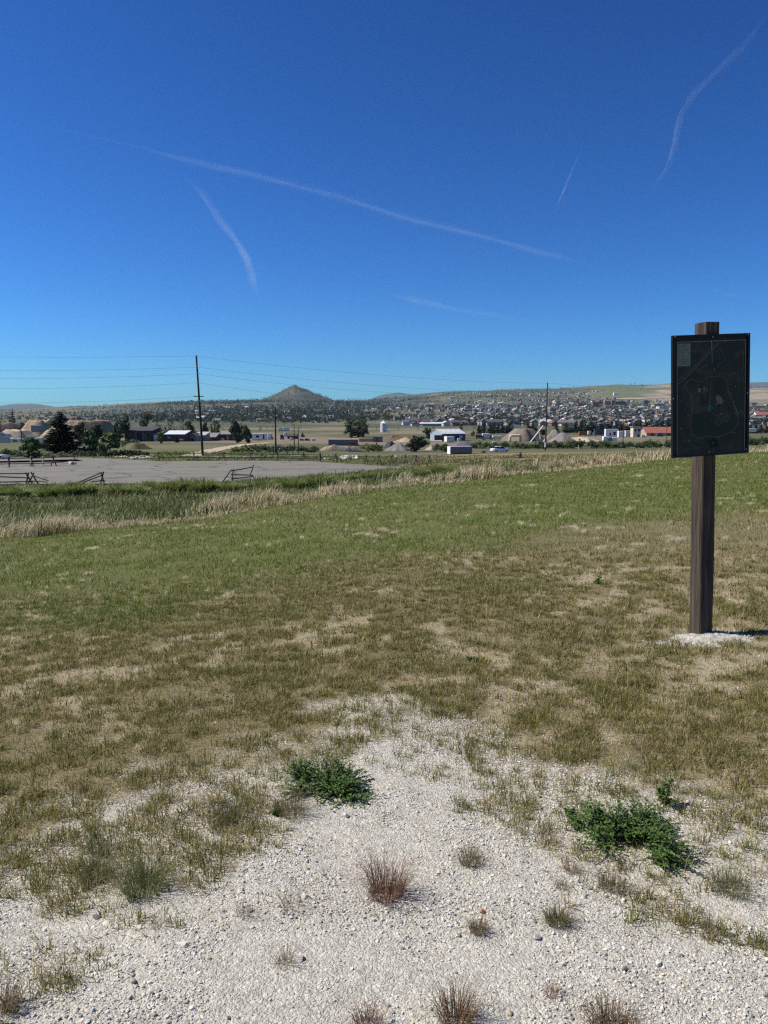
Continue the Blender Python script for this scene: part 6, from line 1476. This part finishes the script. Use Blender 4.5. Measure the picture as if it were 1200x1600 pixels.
mb = MB(); w_ = ch.W; mb.box(w_ / 2 + .05, w_ / 2 + 5.5, -4, 2, -1, 10 * ch.k); mb.build('tower', PM['white_paint'], ch.root); mb = MB(); mb.loft([[(w_ / 2 - .3, -4.4, 10 * ch.k + .02), (w_ / 2 + 5.9, -4.4, 10 * ch.k + .02), (w_ / 2 + 5.9, 2.4, 10 * ch.k + .02), (w_ / 2 - .3, 2.4, 10 * ch.k + .02)], [(w_ / 2 + 2.4, -1.4, 11.6 * ch.k), (w_ / 2 + 3.1, -1.4, 11.6 * ch.k), (w_ / 2 + 3.1, -.7, 11.6 * ch.k), (w_ / 2 + 2.4, -.7, 11.6 * ch.k)]]); mb.build('spire', PM['grey_roof'], ch.root)
hf = thing('headframe', (X(903, 2650, 634), 2650, zrow(636, 2650)), 'dark steel mine headframe above the left of the town', 'headframe'); hk = PXM(2650)
for s in (-1, 1):
    for q in (-1, 1):
        mb = MB(); mb.path([(s * 7, q * 6, -2), (s * 2, q * 2, 11 * hk)], [.9, .7], 5); mb.build('leg', PM['dark_metal'], hf)
for z in (.35, .6, .82):
    mb = MB(); e_ = 7 - 5 * z; mb.box(-e_, e_, -e_ * .9, e_ * .9, z * 11 * hk - .4, z * 11 * hk + .4); mb.build('platform', PM['dark_metal'], hf)
mb = MB(); mb.path([(0, -2, 11.5 * hk), (0, 2, 11.5 * hk)], [3, 3], 12); mb.build('sheave_wheel', PM['dark_metal'], hf)
hw_ = thing('white_house', (X(962, 3300, 612), 3300, H(X(962, 3300, 612), 3300)), 'lone white house on the green hill above the town', 'house')
mb = MB(); mb.house(-9, 9, -6, 6, -3, 8, 13); mb.build('walls', PM['white_paint'], hw_); mb = MB(); mb.gable(-9, 9, -6, 6, 8.05, 13.1, .5, .3); mb.build('roof', PM['grey_roof'], hw_)
# dark railway line of cars across the valley
tr = thing('freight_train', (X(800, 1050, 661), 1050, 0), 'long dark line of freight cars below the town', 'train')
for i in range(13):
    u0 = 733 + i * 10; y_ = 1050; x0 = X(u0, y_, 661) - tr.location.x; x1 = X(u0 + 9.4, y_, 661) - tr.location.x; zb_ = H(x0 + tr.location.x, y_)
    mb = MB(); mb.chamfer(x0, x1, -1.5, 1.5, zb_ + .9, zb_ + 3.6, .15); w_ = mb.build('freight_car', PM['dark_metal'], tr); mb = MB(); mb.box(x0 + .5, x1 - .5, -1.2, 1.2, zb_ - .5, zb_ + .89); mb.build('bogie', PM['rubber'], w_)
ribbon('road', gp_((85, 653), (130, 652.2), (190, 651.8), (240, 652.5), lo=900), 16, M_DIRT, 'pale far road across the left hillside', 1.2)
ribbon('road', gp_((652, 662), (660, 659.5), (668, 656), lo=700), 9, M_DIRT, 'pale track climbing the slope left of the firs', 1.0)
ribbon('road', gp_((940, 624), (990, 623), (1046, 622.5), lo=1500), 26, M_DIRT, 'pale bench road on the right hillside', 1.5)

# ------------------------------------------------------------------ far trees
def tree_mass(name, label, n, dens, cols, hmin, hmax, seed, y0, y1, a0, a1, tris=12, conif=.3):
    r = np.random.default_rng(seed); y = np.exp(r.uniform(math.log(y0), math.log(y1), n)); x = y * np.tan(np.radians(r.uniform(a0, a1, n))); z = hgt(x, y); u, v = uvw(x, y, z)
    k = r.random(n) < dens(u, v, x, y); x, y, z = x[k], y[k], z[k]; n = len(x)
    h = r.uniform(hmin, hmax, n); w = h * r.uniform(.55, 1.0, n); con = r.random(n) < conif; w[con] *= .6
    idx = np.repeat(np.arange(n), tris); m = len(idx); t = r.random(m); a = r.uniform(0, 6.283, m)
    prof = np.where(con[idx], 1 - t, np.sin(np.pi * np.clip(.18 + .78 * t, 0, 1)) ** .6)
    rr = w[idx] / 2 * prof * np.sqrt(r.random(m)); P = np.stack([x[idx] + rr * np.cos(a), y[idx] + rr * np.sin(a), z[idx] + h[idx] * (.05 + .9 * t)], 1)
    s = (w[idx] * r.uniform(.16, .34, m) * np.where(con[idx], 1.1 - .5 * t, 1))[:, None]
    d1 = r.normal(size=(m, 3)); d2 = r.normal(size=(m, 3)); d1 /= np.linalg.norm(d1, axis=1)[:, None]; d2 /= np.linalg.norm(d2, axis=1)[:, None]
    V = np.stack([P + d1 * s, P - d1 * s * .6 + d2 * s, P - d1 * s * .6 - d2 * s], 1).reshape(-1, 3)
    cc = np.array(cols)[r.integers(0, len(cols), n)][idx] * r.uniform(.75, 1.25, (m, 1))
    return tag(mesh_np(name, V, np.arange(3 * m).reshape(m, 3), [M_LEAF], np.repeat(cc, 3, 0)), label, kind='stuff')
FC = [(.026, .042, .020), (.034, .050, .024), (.022, .034, .018), (.045, .062, .028)]
def d_town(u, v, x, y):
    n = fbm(x, y, 120, 3, 821)
    t = town_density(u, v, x, y)
    fl = sstep(100, 380, u) * sstep(640, 540, u) * sstep(624, 632, v) * sstep(663, 657, v) * .8
    ll = sstep(420, 200, u) * sstep(634, 642, v) * sstep(664, 658, v) * .22
    return np.clip(t * .9 + fl * np.clip(2.6 * n - .55, 0, 1) + ll * np.clip(3 * n - 1.0, 0, 1), 0, 1) * .75
tree_mass('town_trees', 'dark trees massed between the town houses', 42000, d_town, FC, 6, 12, 91, 1000, 3700, -29, 30, 9, .35)
def d_butte(u, v, x, y):
    b = np.hypot(x + 445, (y - 3900) / 1.25); n = fbm(x, y, 130, 3, 831)
    return np.clip(sstep(10, 55, b) * sstep(900, 450, b) * np.clip(3.6 * n - .9, 0, 1) * (1 - .6 * sstep(.0, 60, x + 445) * sstep(160, 90, b)) + .30 * sstep(.52, .66, n) * sstep(3300, 3900, y), 0, 1)
tree_mass('hillside_conifers', 'dark scattered conifers on the butte and hills', 46000, d_butte, [(.022, .036, .020), (.028, .044, .022)], 7, 13, 93, 3000, 5200, -29, 29, 6, .7)
def d_val(u, v, x, y):
    n = fbm(x, y, 50, 3, 841); return sstep(.52, .68, n) * (.10 + .5 * sstep(600, 300, u) + .25 * sstep(650, 900, y)) * sstep(680, 672, v)
tree_mass('valley_scrub', 'grey-green scrub scattered over the valley floor', 5000, d_val, [(.10, .10, .06), (.075, .08, .04), (.13, .115, .08), (.05, .065, .03)], 1.2, 3.6, 95, 380, 1300, -28, 28, 9, .05)

# ------------------------------------------------------------------ contrails high in the sky
ALT = 4200.0
def contrail(label, pts, od, seed, strands=3):
    root = None; r = random.Random(seed); W = []
    for (u, v, w) in pts:
        t = -float(tan_v(v)); y = ALT / t; W.append((Vector((X(u, y, v), y, ALT + EYE)), w * y / F / math.cos(math.atan(t)) * .5))
    root = thing('contrail', W[0][0], label, 'contrail')
    n = len(W); ns = 3 * strands - 2
    for s in range(ns):
        full = s == 0; t0 = 0.0 if full else r.uniform(0, .62); t1 = 1.0 if full else min(1.0, t0 + r.uniform(.25, .5)); f = 1.0 if full else r.uniform(.30, .62); off = 0 if full else r.uniform(-.62, .62); off2 = off + (0 if full else r.uniform(-.4, .4))
        P = []; Rr = []; m_ = 26
        for i in range(m_ + 1):
            q = i / m_; t = (t0 + (t1 - t0) * q) * (n - 1); k = min(int(t), n - 2); g = t - k; a, b = W[k], W[k + 1]; p = a[0].lerp(b[0], g); rad = a[1] * (1 - g) + b[1] * g
            d = (b[0] - a[0]).normalized(); sd = d.cross(Vector((0, 0, 1))).normalized(); o = (off * (1 - q) + off2 * q) * rad
            wob = rad * .22; P.append(p + sd * (o + r.uniform(-wob, wob)) + Vector((0, 0, r.uniform(-wob, wob))) - W[0][0]); Rr.append(rad * f * r.uniform(.6, 1.3) * max(.06, min(1, 4 * q, 4 * (1 - q))))
        P = [P[0]] + [(P[i - 1] + P[i] * 2 + P[i + 1]) / 4 for i in range(1, len(P) - 1)] + [P[-1]]
        mb = MB(); mb.path(P, Rr, 9); mean = sum(Rr) / len(Rr)
        m, nt, out = nodes_of('contrail_ice'); vs_ = N(nt, 'VolumePrincipled'); vs_.inputs['Color'].default_value = (.80, .93, 1, 1); vs_.inputs['Density'].default_value = od / (2 * mean) * (.125 if full else .095); vs_.inputs['Anisotropy'].default_value = .2
        nt.links.new(vs_.outputs[0], out.inputs['Volume'])
        mb.build('veil' if full else 'strand', m, root, True)
    return root
contrail('long faint contrail falling from upper left across the sky', [(10, 172, 5), (80, 199, 8), (160, 217, 9), (225, 232, 9), (285, 249, 13), (345, 263, 17), (400, 274, 15), (460, 290, 13), (520, 306, 13), (575, 322, 12), (640, 343, 12), (740, 366, 11), (800, 382, 12), (850, 396, 17), (890, 405, 18), (945, 418, 8)], .085, 2, 6)
contrail('curved contrail hooking down on the left', [(276, 270, 6), (302, 285, 11), (323, 310, 13), (345, 345, 14), (370, 378, 14), (386, 405, 16), (395, 435, 15), (403, 470, 9)], .075, 4, 4)
contrail('wavy contrail in the upper right corner', [(1215, 0, 16), (1185, 45, 16), (1150, 85, 15), (1112, 117, 14), (1082, 148, 12), (1064, 180, 11), (1056, 222, 9), (1044, 262, 9), (1016, 300, 8), (1000, 332, 5)], .065, 5, 4)
contrail('short straight thin contrail left of the sign', [(913, 222, 2.5), (893, 268, 3), (880, 299, 3), (868, 327, 3)], .16, 6, 2)
contrail('thin low veil of cloud right of centre', [(590, 455, 6), (650, 469, 16), (715, 484, 14), (790, 495, 12), (865, 506, 7)], .09, 7, 4)
contrail('faint streak of cloud just left of the sign top', [(960, 503, 4), (1040, 499, 8), (1090, 499, 8), (1130, 503, 4)], .06, 8, 2)
contrail('tiny cloud streak above the sign', [(1106, 452, 4), (1135, 458, 7), (1168, 468, 4)], .07, 9, 2)

# ------------------------------------------------------------------ the air
m, nt, out = nodes_of('thin_haze'); vp = N(nt, 'VolumePrincipled'); vp.inputs['Color'].default_value = (.55, .76, 1.0, 1); vp.inputs['Density'].default_value = 3.2e-5; vp.inputs['Anisotropy'].default_value = .1
nt.links.new(vp.outputs[0], out.inputs['Volume'])
mb = MB(); mb.box(-11000, 11000, -10800, 10800, -60, 520); tag(mb.build('haze', m), 'thin blue haze over the valley', kind='stuff')
